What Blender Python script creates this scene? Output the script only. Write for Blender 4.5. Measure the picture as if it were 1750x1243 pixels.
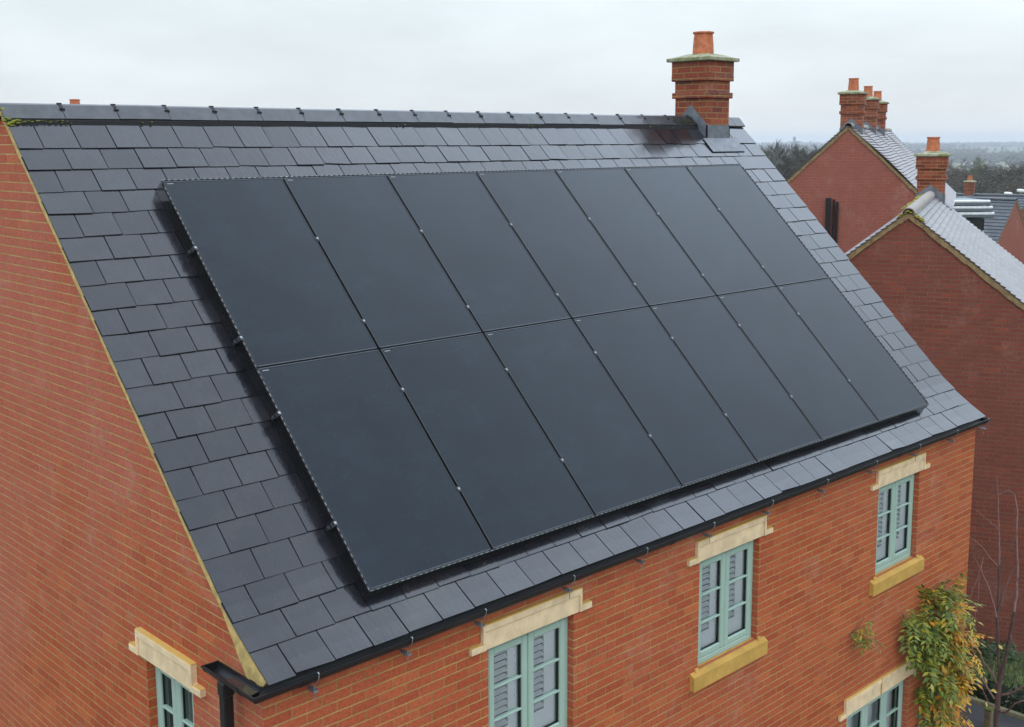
import bpy, bmesh, math, random
from mathutils import Vector, Matrix
R_ = math.radians
random.seed(7)
for o in list(bpy.data.objects):
    bpy.data.objects.remove(o)
scene = bpy.context.scene
COL = scene.collection

# ------------------------------------------------------------------ camera
CAM = Vector((-3.547, -6.241, 3.140))
FWD = Vector((0.685326, 0.712755, -0.149360))
RIGHT = Vector((0.7203, -0.6936, -0.0041))
cam_d = bpy.data.cameras.new('camera')
cam = bpy.data.objects.new('camera', cam_d)
COL.objects.link(cam)
fz = FWD.normalized(); rx = (RIGHT - fz * RIGHT.dot(fz)).normalized(); uy = rx.cross(fz)
UP = uy
m = Matrix(((rx.x, uy.x, -fz.x, CAM.x), (rx.y, uy.y, -fz.y, CAM.y), (rx.z, uy.z, -fz.z, CAM.z), (0, 0, 0, 1)))
cam.matrix_world = m
cam_d.sensor_width = 36
cam_d.lens = 40.6785
cam_d.shift_x = -0.00366
cam_d.shift_y = -0.04649
cam_d.clip_start = 0.1
cam_d.clip_end = 30000
scene.camera = cam

# ------------------------------------------------------------------ world
world = bpy.data.worlds.new('World'); scene.world = world
world.use_nodes = True
wn = world.node_tree.nodes; wl = world.node_tree.links
wn.clear()
SUN_EL, SUN_AZ = R_(42), R_(215)       # azimuth clockwise from +Y
out = wn.new('ShaderNodeOutputWorld'); bg = wn.new('ShaderNodeBackground')
sky = wn.new('ShaderNodeTexSky'); sky.sky_type = 'NISHITA'; sky.sun_disc = False
sky.sun_elevation = SUN_EL; sky.sun_rotation = SUN_AZ
sky.air_density = 1.0; sky.dust_density = 4.0
tc = wn.new('ShaderNodeTexCoord')
sep = wn.new('ShaderNodeSeparateXYZ'); wl.new(tc.outputs['Generated'], sep.inputs[0])
# overcast luminance rises from the horizon to the zenith
rampz = wn.new('ShaderNodeValToRGB'); cr = rampz.color_ramp
wl.new(sep.outputs['Z'], rampz.inputs[0])
cr.elements[0].position = 0.0; cr.elements[0].color = (9.0, 9.4, 9.6, 1)
cr.elements[1].position = 1.0; cr.elements[1].color = (16.8, 19.3, 22.6, 1)
for ps, c in ((0.05, (9.0, 9.75, 10.1, 1)), (0.13, (9.0, 10.0, 10.5, 1)), (0.30, (11.3, 13.1, 14.8, 1)), (0.6, (15.0, 17.6, 21.0, 1))):
    e = cr.elements.new(ps); e.color = c
mp = wn.new('ShaderNodeMapping'); mp.inputs['Scale'].default_value = (1.0, 1.0, 3.5)
wl.new(tc.outputs['Generated'], mp.inputs[0])
nz = wn.new('ShaderNodeTexNoise'); nz.inputs['Scale'].default_value = 3.0; nz.inputs['Detail'].default_value = 6; nz.inputs['Roughness'].default_value = .55
wl.new(mp.outputs[0], nz.inputs['Vector'])
mr = wn.new('ShaderNodeMapRange'); mr.inputs[1].default_value = .3; mr.inputs[2].default_value = .7; mr.inputs[3].default_value = .84; mr.inputs[4].default_value = 1.05
wl.new(nz.outputs['Fac'], mr.inputs[0])
mul = wn.new('ShaderNodeMix'); mul.data_type = 'RGBA'; mul.blend_type = 'MULTIPLY'; mul.inputs[0].default_value = 1
wl.new(rampz.outputs[0], mul.inputs[6]); wl.new(mr.outputs[0], mul.inputs[7])
# bright lobe added to the unseen sky ahead right, lifting slate and panel reflections
dt = wn.new('ShaderNodeVectorMath'); dt.operation = 'DOT_PRODUCT'; wl.new(tc.outputs['Generated'], dt.inputs[0]); dt.inputs[1].default_value = (.72, .26, .64)
mx0 = wn.new('ShaderNodeMath'); mx0.operation = 'MAXIMUM'; wl.new(dt.outputs['Value'], mx0.inputs[0]); mx0.inputs[1].default_value = 0
pw = wn.new('ShaderNodeMath'); pw.operation = 'POWER'; wl.new(mx0.outputs[0], pw.inputs[0]); pw.inputs[1].default_value = 11
ma = wn.new('ShaderNodeMath'); ma.operation = 'MULTIPLY_ADD'; wl.new(pw.outputs[0], ma.inputs[0]); ma.inputs[1].default_value = .95; ma.inputs[2].default_value = 1.0
mul2 = wn.new('ShaderNodeMix'); mul2.data_type = 'RGBA'; mul2.blend_type = 'MULTIPLY'; mul2.inputs[0].default_value = 1
wl.new(mul.outputs[2], mul2.inputs[6]); wl.new(ma.outputs[0], mul2.inputs[7])
mixs = wn.new('ShaderNodeMix'); mixs.data_type = 'RGBA'; mixs.inputs[0].default_value = 0.93
wl.new(sky.outputs[0], mixs.inputs[6]); wl.new(mul2.outputs[2], mixs.inputs[7])
wl.new(mixs.outputs[2], bg.inputs[0]); bg.inputs[1].default_value = 0.1
wl.new(bg.outputs[0], out.inputs[0])

sd = bpy.data.lights.new('sun', 'SUN'); sd.energy = 0.5; sd.angle = R_(25); sd.color = (1, .95, .88)
sun = bpy.data.objects.new('sun', sd); COL.objects.link(sun)
sdir = Vector((math.sin(SUN_AZ) * math.cos(SUN_EL), math.cos(SUN_AZ) * math.cos(SUN_EL), math.sin(SUN_EL)))
sun.rotation_euler = sdir.to_track_quat('Z', 'Y').to_euler()
sun.location = (0, 0, 30)

scene.view_settings.view_transform = 'Standard'
scene.view_settings.look = 'None'
scene.view_settings.exposure = 0.0
scene.view_settings.gamma = 1.0
scene.view_settings.use_curve_mapping = False
scene.cycles.max_bounces = 6
scene.cycles.volume_bounces = 0
scene.cycles.transparent_max_bounces = 12

G = -5.25      # ground level
AL = R_(45.21)
CA, SA = math.cos(AL), math.sin(AL)

# ------------------------------------------------------------------ helpers
class MB:
    def __init__(s):
        s.v = []; s.f = []; s.uv = {}; s.mi = []
    def add(s, vs, fs, M=None, uvs=None, mi=0):
        n = len(s.v)
        s.v += [(M @ Vector(p)) if M else Vector(p) for p in vs]
        for i, f in enumerate(fs):
            if uvs: s.uv[len(s.f)] = uvs[i]
            s.f.append([a + n for a in f]); s.mi.append(mi)
    def box(s, a, b, M=None):
        x0, y0, z0 = a; x1, y1, z1 = b
        s.add([(x0,y0,z0),(x1,y0,z0),(x1,y1,z0),(x0,y1,z0),(x0,y0,z1),(x1,y0,z1),(x1,y1,z1),(x0,y1,z1)],
              [(0,3,2,1),(4,5,6,7),(0,1,5,4),(1,2,6,5),(2,3,7,6),(3,0,4,7)], M)
    def bbox(s, a, b, bev=.004, M=None):
        """box with chamfered edges"""
        bm = bmesh.new(); bmesh.ops.create_cube(bm, size=1)
        for v in bm.verts:
            v.co = Vector([(a[i] + b[i]) / 2 + v.co[i] * (b[i] - a[i]) for i in range(3)])
        bmesh.ops.bevel(bm, geom=bm.edges[:], offset=bev, segments=1, profile=.5, affect='EDGES')
        bm.verts.index_update()
        s.add([v.co.copy() for v in bm.verts], [[v.index for v in f.verts] for f in bm.faces], M); bm.free()
    def prism(s, poly, x0, x1, M=None, axis='x'):
        """polygon (a,b) extruded along an axis"""
        n = len(poly)
        mk = {'x': lambda t, a, b: (t, a, b), 'y': lambda t, a, b: (a, t, b), 'z': lambda t, a, b: (a, b, t)}[axis]
        s.add([mk(x0, *q) for q in poly] + [mk(x1, *q) for q in poly],
              [tuple(range(n)), tuple(range(2 * n - 1, n - 1, -1))] + [(i, i + n, (i + 1) % n + n, (i + 1) % n) for i in range(n)], M)
    def tube(s, pts, rad, n=6, cap=True):
        pts = [Vector(p) for p in pts]
        if not isinstance(rad, (list, tuple)): rad = [rad] * len(pts)
        base = len(s.v); prev = None
        for i, p in enumerate(pts):
            d = (pts[min(i + 1, len(pts) - 1)] - pts[max(i - 1, 0)]).normalized()
            if prev is None:
                a = d.orthogonal().normalized()
            else:
                a = prev - d * prev.dot(d)
                a = a.normalized() if a.length > 1e-6 else d.orthogonal().normalized()
            prev = a; b = d.cross(a)
            for k in range(n):
                t = 2 * math.pi * k / n
                s.v.append(p + (a * math.cos(t) + b * math.sin(t)) * rad[i])
        for i in range(len(pts) - 1):
            for k in range(n):
                s.f.append([base + i*n + k, base + i*n + (k+1) % n, base + (i+1)*n + (k+1) % n, base + (i+1)*n + k]); s.mi.append(0)
        if cap:
            s.f.append([base + k for k in range(n)][::-1]); s.mi.append(0)
            s.f.append([base + (len(pts)-1)*n + k for k in range(n)]); s.mi.append(0)
    def lathe(s, prof, c, n=24, M=None):
        """profile of (radius, z) about a vertical axis at c"""
        vs = []; fs = []
        for r, z in prof:
            for k in range(n):
                t = 2 * math.pi * k / n
                vs.append((c[0] + r * math.cos(t), c[1] + r * math.sin(t), c[2] + z))
        for i in range(len(prof) - 1):
            for k in range(n):
                fs.append((i*n + k, i*n + (k+1) % n, (i+1)*n + (k+1) % n, (i+1)*n + k))
        fs.append(tuple(range(n))[::-1]); fs.append(tuple((len(prof)-1)*n + k for k in range(n)))
        s.add(vs, fs, M)
    def build(s, name, mat, parent=None, smooth=False, inv=None, uv=True):
        me = bpy.data.meshes.new(name)
        me.from_pydata([tuple(p) for p in s.v], [], s.f); me.update()
        mats = mat if isinstance(mat, (list, tuple)) else [mat]
        for q in mats: me.materials.append(q)
        if len(mats) > 1: me.polygons.foreach_set('material_index', s.mi)
        if smooth: me.polygons.foreach_set('use_smooth', [True] * len(me.polygons))
        if uv:
            lay = me.uv_layers.new(name='UVMap').data
            for p in me.polygons:
                if p.index in s.uv:
                    for li, q in zip(p.loop_indices, s.uv[p.index]): lay[li].uv = q
                    continue
                nrm = p.normal
                t = Vector((-nrm.y, nrm.x, 0))
                if t.length < 1e-4 or abs(nrm.z) > .98:
                    for li in p.loop_indices:
                        c = me.vertices[me.loops[li].vertex_index].co; lay[li].uv = (c.x, c.y)
                else:
                    t.normalize()
                    if abs(t.x) > abs(t.y):
                        if t.x < 0: t = -t
                    elif t.y < 0: t = -t
                    for li in p.loop_indices:
                        c = me.vertices[me.loops[li].vertex_index].co; lay[li].uv = (c.dot(t), c.z)
        o = bpy.data.objects.new(name, me); COL.objects.link(o)
        if parent is not None:
            o.parent = parent
            if parent.type == 'EMPTY' and inv is None:
                o.matrix_parent_inverse = Matrix.Translation(parent.location).inverted()
        return o

def tag(o, label=None, cat=None, group=None, kind=None):
    if label: o['label'] = label
    if cat: o['category'] = cat
    if group: o['group'] = group
    if kind: o['kind'] = kind
    return o
def thing(name, loc, label, cat, group=None):
    o = bpy.data.objects.new(name, None); COL.objects.link(o); o.location = loc
    o.empty_display_size = .2
    return tag(o, label, cat, group)
def auto_smooth(o, deg=35):
    me = o.data
    me.polygons.foreach_set('use_smooth', [True] * len(me.polygons))
    me.set_sharp_from_angle(angle=R_(deg)); return o

# ------------------------------------------------------------------ materials
def newmat(name):
    mt = bpy.data.materials.new(name); mt.use_nodes = True
    nt = mt.node_tree; b = nt.nodes['Principled BSDF']
    return mt, nt.nodes, nt.links, b
def N(nd, t, **kw):
    n = nd.new(t)
    for k, v in kw.items():
        if k in n.inputs: n.inputs[k].default_value = v
        else: setattr(n, k, v)
    return n
def mixc(nd, lk, a, b, fac, mode='MIX'):
    x = nd.new('ShaderNodeMix'); x.data_type = 'RGBA'; x.blend_type = mode
    for sock, val in ((0, fac), (6, a), (7, b)):
        if hasattr(val, 'is_output') or isinstance(val, bpy.types.NodeSocket): lk.new(val, x.inputs[sock])
        elif sock == 0: x.inputs[0].default_value = val
        else: x.inputs[sock].default_value = (*val, 1)
    return x.outputs[2]
def mrange(nd, lk, src, a, b, c, d):
    x = nd.new('ShaderNodeMapRange'); lk.new(src, x.inputs[0])
    for i, q in enumerate((a, b, c, d)): x.inputs[i + 1].default_value = q
    return x.outputs[0]
def noise(nd, lk, vec, scale, detail=4, rough=.55, dist=0):
    x = nd.new('ShaderNodeTexNoise'); x.inputs['Scale'].default_value = scale; x.inputs['Detail'].default_value = detail
    x.inputs['Roughness'].default_value = rough; x.inputs['Distortion'].default_value = dist
    if vec is not None: lk.new(vec, x.inputs['Vector'])
    return x.outputs['Fac']
def bump(nd, lk, b, h, strength=.3, dist=.01, prev=None):
    x = nd.new('ShaderNodeBump'); x.inputs['Strength'].default_value = strength; x.inputs['Distance'].default_value = dist
    lk.new(h, x.inputs['Height'])
    if prev: lk.new(prev, x.inputs['Normal'])
    lk.new(x.outputs[0], b.inputs['Normal']); return x.outputs[0]
def objco(nd): return nd.new('ShaderNodeTexCoord').outputs['Object']

def simple(name, col, rough=.6, metal=0, var=.15, scale=8, spec=.5, coat=0, bmp=0, bscale=60):
    mt, nd, lk, b = newmat(name)
    co = objco(nd)
    n = noise(nd, lk, co, scale, 5)
    v = mrange(nd, lk, n, .3, .7, 1 - var, 1 + var)
    c = mixc(nd, lk, col, v, 1, 'MULTIPLY')
    lk.new(c, b.inputs['Base Color'])
    b.inputs['Roughness'].default_value = rough; b.inputs['Metallic'].default_value = metal
    b.inputs['Specular IOR Level'].default_value = spec
    b.inputs['Coat Weight'].default_value = coat
    if bmp: bump(nd, lk, b, noise(nd, lk, co, bscale, 3), bmp, .004)
    return mt

def brick_mat(name, ramp, mortar, bw=.2325, rh=.0745, ms=.0058, efflo=.45, pink=(.40, .135, .10), pinkamt=.55, rough=.75, perp=(.82, .64, .56), side=0):
    mt, nd, lk, b = newmat(name)
    uv = nd.new('ShaderNodeTexCoord').outputs['UV']; co = objco(nd)
    # small wobble of the joints
    wob = nd.new('ShaderNodeTexNoise'); wob.inputs['Scale'].default_value = 9; lk.new(uv, wob.inputs['Vector'])
    vs = N(nd, 'ShaderNodeVectorMath', operation='SUBTRACT'); lk.new(wob.outputs['Color'], vs.inputs[0]); vs.inputs[1].default_value = (.5, .5, .5)
    vm = N(nd, 'ShaderNodeVectorMath', operation='SCALE'); lk.new(vs.outputs[0], vm.inputs[0]); vm.inputs['Scale'].default_value = .007
    va = N(nd, 'ShaderNodeVectorMath', operation='ADD'); lk.new(uv, va.inputs[0]); lk.new(vm.outputs[0], va.inputs[1])
    bt = nd.new('ShaderNodeTexBrick'); lk.new(va.outputs[0], bt.inputs['Vector'])
    bt.offset = .5; bt.offset_frequency = 2; bt.squash = 1
    for k, q in (('Scale', 1), ('Mortar Size', ms), ('Mortar Smooth', .25), ('Bias', 0), ('Brick Width', bw), ('Row Height', rh)):
        bt.inputs[k].default_value = q
    bt.inputs['Color1'].default_value = (0, 0, 0, 1); bt.inputs['Color2'].default_value = (1, 1, 1, 1); bt.inputs['Mortar'].default_value = (.5, .5, .5, 1)
    cr = nd.new('ShaderNodeValToRGB'); lk.new(bt.outputs['Color'], cr.inputs[0])
    els = cr.color_ramp.elements
    while len(els) < len(ramp): els.new(.5)
    for i, c in enumerate(ramp):
        els[i].position = i / (len(ramp) - 1); els[i].color = (*c, 1)
    big = noise(nd, lk, co, .40, 3)
    pk = mrange(nd, lk, big, .38, .62, 0, pinkamt)
    if side:      # the gable is pinker than the front
        ge = nd.new('ShaderNodeNewGeometry'); sn = nd.new('ShaderNodeSeparateXYZ'); lk.new(ge.outputs['True Normal'], sn.inputs[0])
        an = N(nd, 'ShaderNodeMath', operation='ABSOLUTE'); lk.new(sn.outputs['X'], an.inputs[0])
        pm = N(nd, 'ShaderNodeMath', operation='MULTIPLY'); lk.new(pk, pm.inputs[0]); lk.new(mrange(nd, lk, an.outputs[0], 0, 1, 1 - side, 1.15), pm.inputs[1]); pk = pm.outputs[0]
    c = mixc(nd, lk, cr.outputs[0], pink, pk)
    fine = noise(nd, lk, co, 45, 5, .65)
    c = mixc(nd, lk, c, mrange(nd, lk, fine, .25, .75, .62, 1.36), 1, 'MULTIPLY')
    # lime bloom on single bricks and in patches
    med = noise(nd, lk, co, 2.2, 5, .6)
    ef = mrange(nd, lk, med, .54, .70, 0, 1)
    fi2 = noise(nd, lk, co, 14, 5, .75)
    efm = N(nd, 'ShaderNodeMath', operation='MULTIPLY'); lk.new(ef, efm.inputs[0]); lk.new(mrange(nd, lk, fi2, .4, .68, 0, efflo), efm.inputs[1])
    c = mixc(nd, lk, c, (.52, .36, .31), efm.outputs[0])
    mv = mrange(nd, lk, noise(nd, lk, co, 4, 4), .3, .7, .7, 1.15)
    mc = mixc(nd, lk, mortar, mv, 1, 'MULTIPLY')
    # bed joints stay pale, perpends are thinner and browner
    sx = nd.new('ShaderNodeSeparateXYZ'); lk.new(va.outputs[0], sx.inputs[0])
    dv = N(nd, 'ShaderNodeMath', operation='DIVIDE'); lk.new(sx.outputs['Y'], dv.inputs[0]); dv.inputs[1].default_value = rh
    fr = N(nd, 'ShaderNodeMath', operation='FRACT'); lk.new(dv.outputs[0], fr.inputs[0])
    ab = N(nd, 'ShaderNodeMath', operation='PINGPONG'); lk.new(fr.outputs[0], ab.inputs[0]); ab.inputs[1].default_value = .5
    bed = mrange(nd, lk, ab.outputs[0], ms * 1.0 / rh, ms * 1.5 / rh, 1, 0)
    mc = mixc(nd, lk, mixc(nd, lk, mc, perp, 1, 'MULTIPLY'), mc, bed)
    c = mixc(nd, lk, c, mc, bt.outputs['Fac'])
    lk.new(c, b.inputs['Base Color'])
    b.inputs['Roughness'].default_value = rough; b.inputs['Specular IOR Level'].default_value = .35
    inv = N(nd, 'ShaderNodeMath', operation='SUBTRACT'); inv.inputs[0].default_value = 1; lk.new(bt.outputs['Fac'], inv.inputs[1])
    b1 = bump(nd, lk, b, inv.outputs[0], .9, .008)
    bump(nd, lk, b, fine, .25, .004, b1)
    return mt

RED = [(.365, .064, .019), (.41, .079, .023), (.46, .098, .029), (.40, .080, .027), (.50, .120, .034)]
M = {}
M['brick'] = brick_mat('brick', RED, (.46, .30, .105), efflo=.36, pink=(.44, .118, .072), pinkamt=.7, side=.6)
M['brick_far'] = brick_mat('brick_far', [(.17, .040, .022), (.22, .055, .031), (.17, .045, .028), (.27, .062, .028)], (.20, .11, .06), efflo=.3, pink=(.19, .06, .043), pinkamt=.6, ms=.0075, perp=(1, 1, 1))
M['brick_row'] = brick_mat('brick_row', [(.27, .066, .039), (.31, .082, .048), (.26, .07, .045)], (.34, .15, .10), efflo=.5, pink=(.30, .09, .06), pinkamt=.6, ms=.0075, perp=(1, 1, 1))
M['brick_chim'] = brick_mat('brick_chim', [(.12, .022, .012), (.26, .048, .018), (.19, .034, .014), (.31, .068, .024), (.15, .05, .035)], (.33, .19, .07), efflo=.35, pinkamt=.15, ms=.0075, perp=(1, 1, 1))

def slate_mat():
    mt, nd, lk, b = newmat('wet_slate')
    geo = nd.new('ShaderNodeNewGeometry'); co = objco(nd)
    rp = geo.outputs['Random Per Island']
    cr = nd.new('ShaderNodeValToRGB'); lk.new(rp, cr.inputs[0])
    e = cr.color_ramp.elements
    e[0].position = 0; e[0].color = (.011, .0115, .0145, 1); e[1].position = 1; e[1].color = (.024, .0245, .0285, 1)
    x = e.new(.5); x.color = (.017, .016, .020, 1)
    n = noise(nd, lk, co, 5, 6, .65)
    c = mixc(nd, lk, cr.outputs[0], mrange(nd, lk, n, .3, .7, .75, 1.25), 1, 'MULTIPLY')
    # pale scuffs, lichen specks and faint riven streaks
    mp0 = nd.new('ShaderNodeMapping'); mp0.inputs['Scale'].default_value = (60, 9, 9); lk.new(co, mp0.inputs[0])
    c = mixc(nd, lk, c, (.045, .046, .048), mrange(nd, lk, noise(nd, lk, mp0.outputs[0], 1, 5, .7), .58, .80, 0, .55))
    c = mixc(nd, lk, c, (.17, .17, .15), mrange(nd, lk, noise(nd, lk, co, 55, 2, .5), .74, .80, 0, .55))
    c = mixc(nd, lk, c, (.05, .046, .040), mrange(nd, lk, noise(nd, lk, co, 1.1, 5, .65), .56, .74, 0, .6))
    lk.new(c, b.inputs['Base Color'])
    b.inputs['IOR'].default_value = 1.50
    b.inputs['Coat Weight'].default_value = 0.35; b.inputs['Coat IOR'].default_value = 1.36; b.inputs['Coat Roughness'].default_value = .06
    n2 = noise(nd, lk, co, 3.5, 5, .6)
    rr = N(nd, 'ShaderNodeMath', operation='ADD'); lk.new(mrange(nd, lk, n2, .3, .7, .08, .16), rr.inputs[0]); lk.new(mrange(nd, lk, rp, 0, 1, -.01, .06), rr.inputs[1])
    lk.new(rr.outputs[0], b.inputs['Roughness'])
    mp = nd.new('ShaderNodeMapping'); mp.inputs['Scale'].default_value = (28, 7, 7); lk.new(co, mp.inputs[0])
    h = noise(nd, lk, mp.outputs[0], 1.0, 5, .6, .4)
    hb = nd.new('ShaderNodeBump'); hb.inputs['Strength'].default_value = .14; hb.inputs['Distance'].default_value = .01; lk.new(h, hb.inputs['Height'])
    lk.new(hb.outputs[0], b.inputs['Normal']); lk.new(hb.outputs[0], b.inputs['Coat Normal'])
    return mt
M['slate'] = slate_mat()
M['ridge'] = simple('ridge_slate', (.038, .040, .044), .42, var=.4, scale=9, coat=.35, bmp=.2)
M['deck'] = simple('roof_felt', (.01, .01, .011), .8)
M['mortar'] = simple('verge_mortar', (.50, .355, .125), .85, var=.30, scale=14, bmp=.5)
M['moss'] = simple('moss', (.19, .20, .02), .95, var=.5, scale=30, bmp=.5, bscale=120)
M['lead'] = simple('lead', (.13, .142, .16), .42, var=.3, scale=10, spec=.6, bmp=.15, bscale=25)
M['pot'] = simple('terracotta', (.50, .15, .06), .75, var=.3, scale=14, bmp=.3)
def cap_mat():
    mt, nd, lk, b = newmat('mossy_concrete'); co = objco(nd)
    n = noise(nd, lk, co, 7, 6, .7)
    cr = nd.new('ShaderNodeValToRGB'); lk.new(n, cr.inputs[0]); e = cr.color_ramp.elements
    e[0].position = .33; e[0].color = (.10, .14, .035, 1); e[1].position = .60; e[1].color = (.40, .37, .29, 1)
    x = e.new(.46); x.color = (.24, .24, .11, 1)
    lk.new(cr.outputs[0], b.inputs['Base Color']); b.inputs['Roughness'].default_value = .9
    bump(nd, lk, b, n, .5, .02); return mt
M['cap'] = cap_mat()
M['gutter'] = simple('black_pvc', (.009, .009, .010), .42, var=.3, spec=.35)
M['galv'] = simple('galvanised', (.30, .31, .33), .45, metal=.7, var=.25, scale=30)
M['sage'] = simple('sage_paint', (.345, .475, .395), .4, var=.05, scale=4)
M['stone'] = simple('limestone', (.74, .56, .34), .85, var=.16, scale=9, bmp=.25, bscale=90)
def sill_mat(name, a, bcol):
    mt, nd, lk, b = newmat(name); co = objco(nd)
    n = noise(nd, lk, co, 6, 6, .65)
    c = mixc(nd, lk, a, bcol, mrange(nd, lk, n, .35, .65, 0, 1))
    lk.new(c, b.inputs['Base Color']); b.inputs['Roughness'].default_value = .85
    bump(nd, lk, b, noise(nd, lk, co, 80, 4), .3, .004); return mt
M['sill'] = sill_mat('ochre_stone', (.60, .35, .075), (.46, .27, .055))
M['weathered'] = sill_mat('weathered_stone', (.60, .35, .065), (.60, .41, .13))
M['shutter'] = simple('white_shutter', (.90, .92, .93), .5, var=.04)
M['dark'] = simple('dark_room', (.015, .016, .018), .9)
def glass_mat():
    mt, nd, lk, b = newmat('window_glass')
    nd.remove(b)
    o = nd['Material Output']
    t = nd.new('ShaderNodeBsdfTransparent'); t.inputs[0].default_value = (.94, .96, .96, 1)
    g = nd.new('ShaderNodeBsdfGlossy'); g.inputs['Roughness'].default_value = .02
    fr = nd.new('ShaderNodeFresnel'); fr.inputs[0].default_value = 1.5
    mx = nd.new('ShaderNodeMixShader')
    lk.new(fr.outputs[0], mx.inputs[0]); lk.new(t.outputs[0], mx.inputs[1]); lk.new(g.outputs[0], mx.inputs[2]); lk.new(mx.outputs[0], o.inputs[0])
    return mt
M['glass'] = glass_mat()
def panel_mat():
    mt, nd, lk, b = newmat('solar_glass'); co = objco(nd)
    oi = nd.new('ShaderNodeObjectInfo')
    va = N(nd, 'ShaderNodeVectorMath', operation='ADD'); lk.new(co, va.inputs[0])
    sc = N(nd, 'ShaderNodeVectorMath', operation='SCALE'); lk.new(oi.outputs['Location'], sc.inputs[0]); sc.inputs['Scale'].default_value = 1.0
    lk.new(sc.outputs[0], va.inputs[1])
    n = noise(nd, lk, va.outputs[0], 1.6, 5, .6)
    n2 = noise(nd, lk, va.outputs[0], 9, 6, .75, 1.2)
    c = mixc(nd, lk, (.0025, .0055, .0095), (.009, .0145, .021), mrange(nd, lk, n, .3, .75, 0, 1))
    c = mixc(nd, lk, c, (.034, .036, .036), mrange(nd, lk, n2, .6, .78, 0, .35))
    bt = nd.new('ShaderNodeTexBrick'); lk.new(co, bt.inputs['Vector']); bt.offset = 0
    for k, q in (('Scale', 1), ('Mortar Size', .0012), ('Mortar Smooth', .0), ('Bias', 0), ('Brick Width', .184), ('Row Height', .0945)):
        bt.inputs[k].default_value = q
    bt.inputs['Color1'].default_value = (.85, .85, .85, 1); bt.inputs['Color2'].default_value = (1.15, 1.15, 1.15, 1); bt.inputs['Mortar'].default_value = (1.35, 1.35, 1.35, 1)
    c = mixc(nd, lk, c, bt.outputs['Color'], 1, 'MULTIPLY')
    mps = nd.new('ShaderNodeMapping'); mps.inputs['Scale'].default_value = (.5, 3.2, 1); mps.inputs['Rotation'].default_value = (0, 0, .5); lk.new(va.outputs[0], mps.inputs[0])
    sm = noise(nd, lk, mps.outputs[0], 2.2, 6, .7, .8)
    c = mixc(nd, lk, c, (.004, .005, .006), mrange(nd, lk, sm, .58, .72, 0, .6))
    lk.new(c, b.inputs['Base Color'])
    b.inputs['IOR'].default_value = 1.37
    b.inputs['Specular Tint'].default_value = (.90, .96, 1.0, 1)
    lk.new(mrange(nd, lk, n2, .3, .75, .13, .24), b.inputs['Roughness'])
    return mt
M['pv'] = panel_mat()
M['pvframe'] = simple('black_anodised', (.02, .021, .023), .35, metal=.4, var=.1)
M['pvrail'] = simple('glint_anodised', (.075, .08, .085), .35, metal=.9, var=.2, scale=20)  # black frame ends coloured greyer, standing in for their sky glint
M['steel'] = simple('clamp_steel', (.36, .37, .38), .35, metal=.9, var=.1)
M['clampdark'] = simple('clamp_dark', (.05, .05, .053), .4, metal=.5, var=.2)
M['clip'] = simple('clip_steel', (.27, .27, .27), .4, metal=.9, var=.35, scale=15)
M['white'] = simple('white_label', (.75, .75, .72), .6, var=.03)
M['wire'] = simple('black_wire', (.015, .015, .016), .5)

def tile_mat(name, a, bcol, rough=.48, width=.165, joint=.012):
    mt, nd, lk, b = newmat(name); co = objco(nd)
    uv = nd.new('ShaderNodeTexCoord').outputs['UV']
    bt = nd.new('ShaderNodeTexBrick'); lk.new(uv, bt.inputs['Vector'])
    for k, q in (('Scale', 1), ('Mortar Size', joint * .5), ('Mortar Smooth', .1), ('Bias', 0), ('Brick Width', width), ('Row Height', 1.0)):
        bt.inputs[k].default_value = q
    bt.inputs['Color1'].default_value = (*a, 1); bt.inputs['Color2'].default_value = (*bcol, 1); bt.inputs['Mortar'].default_value = (a[0] * .3, a[1] * .3, a[2] * .3, 1)
    n = noise(nd, lk, co, 2.5, 5, .6)
    c = mixc(nd, lk, bt.outputs['Color'], mrange(nd, lk, n, .3, .7, .75, 1.25), 1, 'MULTIPLY')
    lk.new(c, b.inputs['Base Color']); b.inputs['Roughness'].default_value = rough
    b.inputs['Coat Weight'].default_value = .25; b.inputs['Coat Roughness'].default_value = .35
    inv = N(nd, 'ShaderNodeMath', operation='SUBTRACT'); inv.inputs[0].default_value = 1; lk.new(bt.outputs['Fac'], inv.inputs[1])
    bump(nd, lk, b, inv.outputs[0], .4, .006)
    return mt
M['tile'] = tile_mat('clay_tile', (.15, .138, .138), (.215, .197, .195))
M['tile_c'] = tile_mat('clay_tile_row', (.19, .162, .165), (.25, .215, .22))
M['tail'] = simple('shaded_tails', (.085, .062, .058), .8, var=.3)  # dark brown painted on the tile tails for the shadow gap under each course
M['slate_far'] = tile_mat('far_slate', (.045, .052, .062), (.07, .078, .09), .4, .3)
M['ridge_clay'] = sill_mat('ridge_clay', (.27, .235, .20), (.34, .30, .27))
M['lichen'] = sill_mat('lichen_mortar', (.40, .33, .05), (.30, .25, .12))
M['verge_far'] = simple('verge_far', (.24, .17, .075), .9, var=.4, scale=10)

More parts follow.
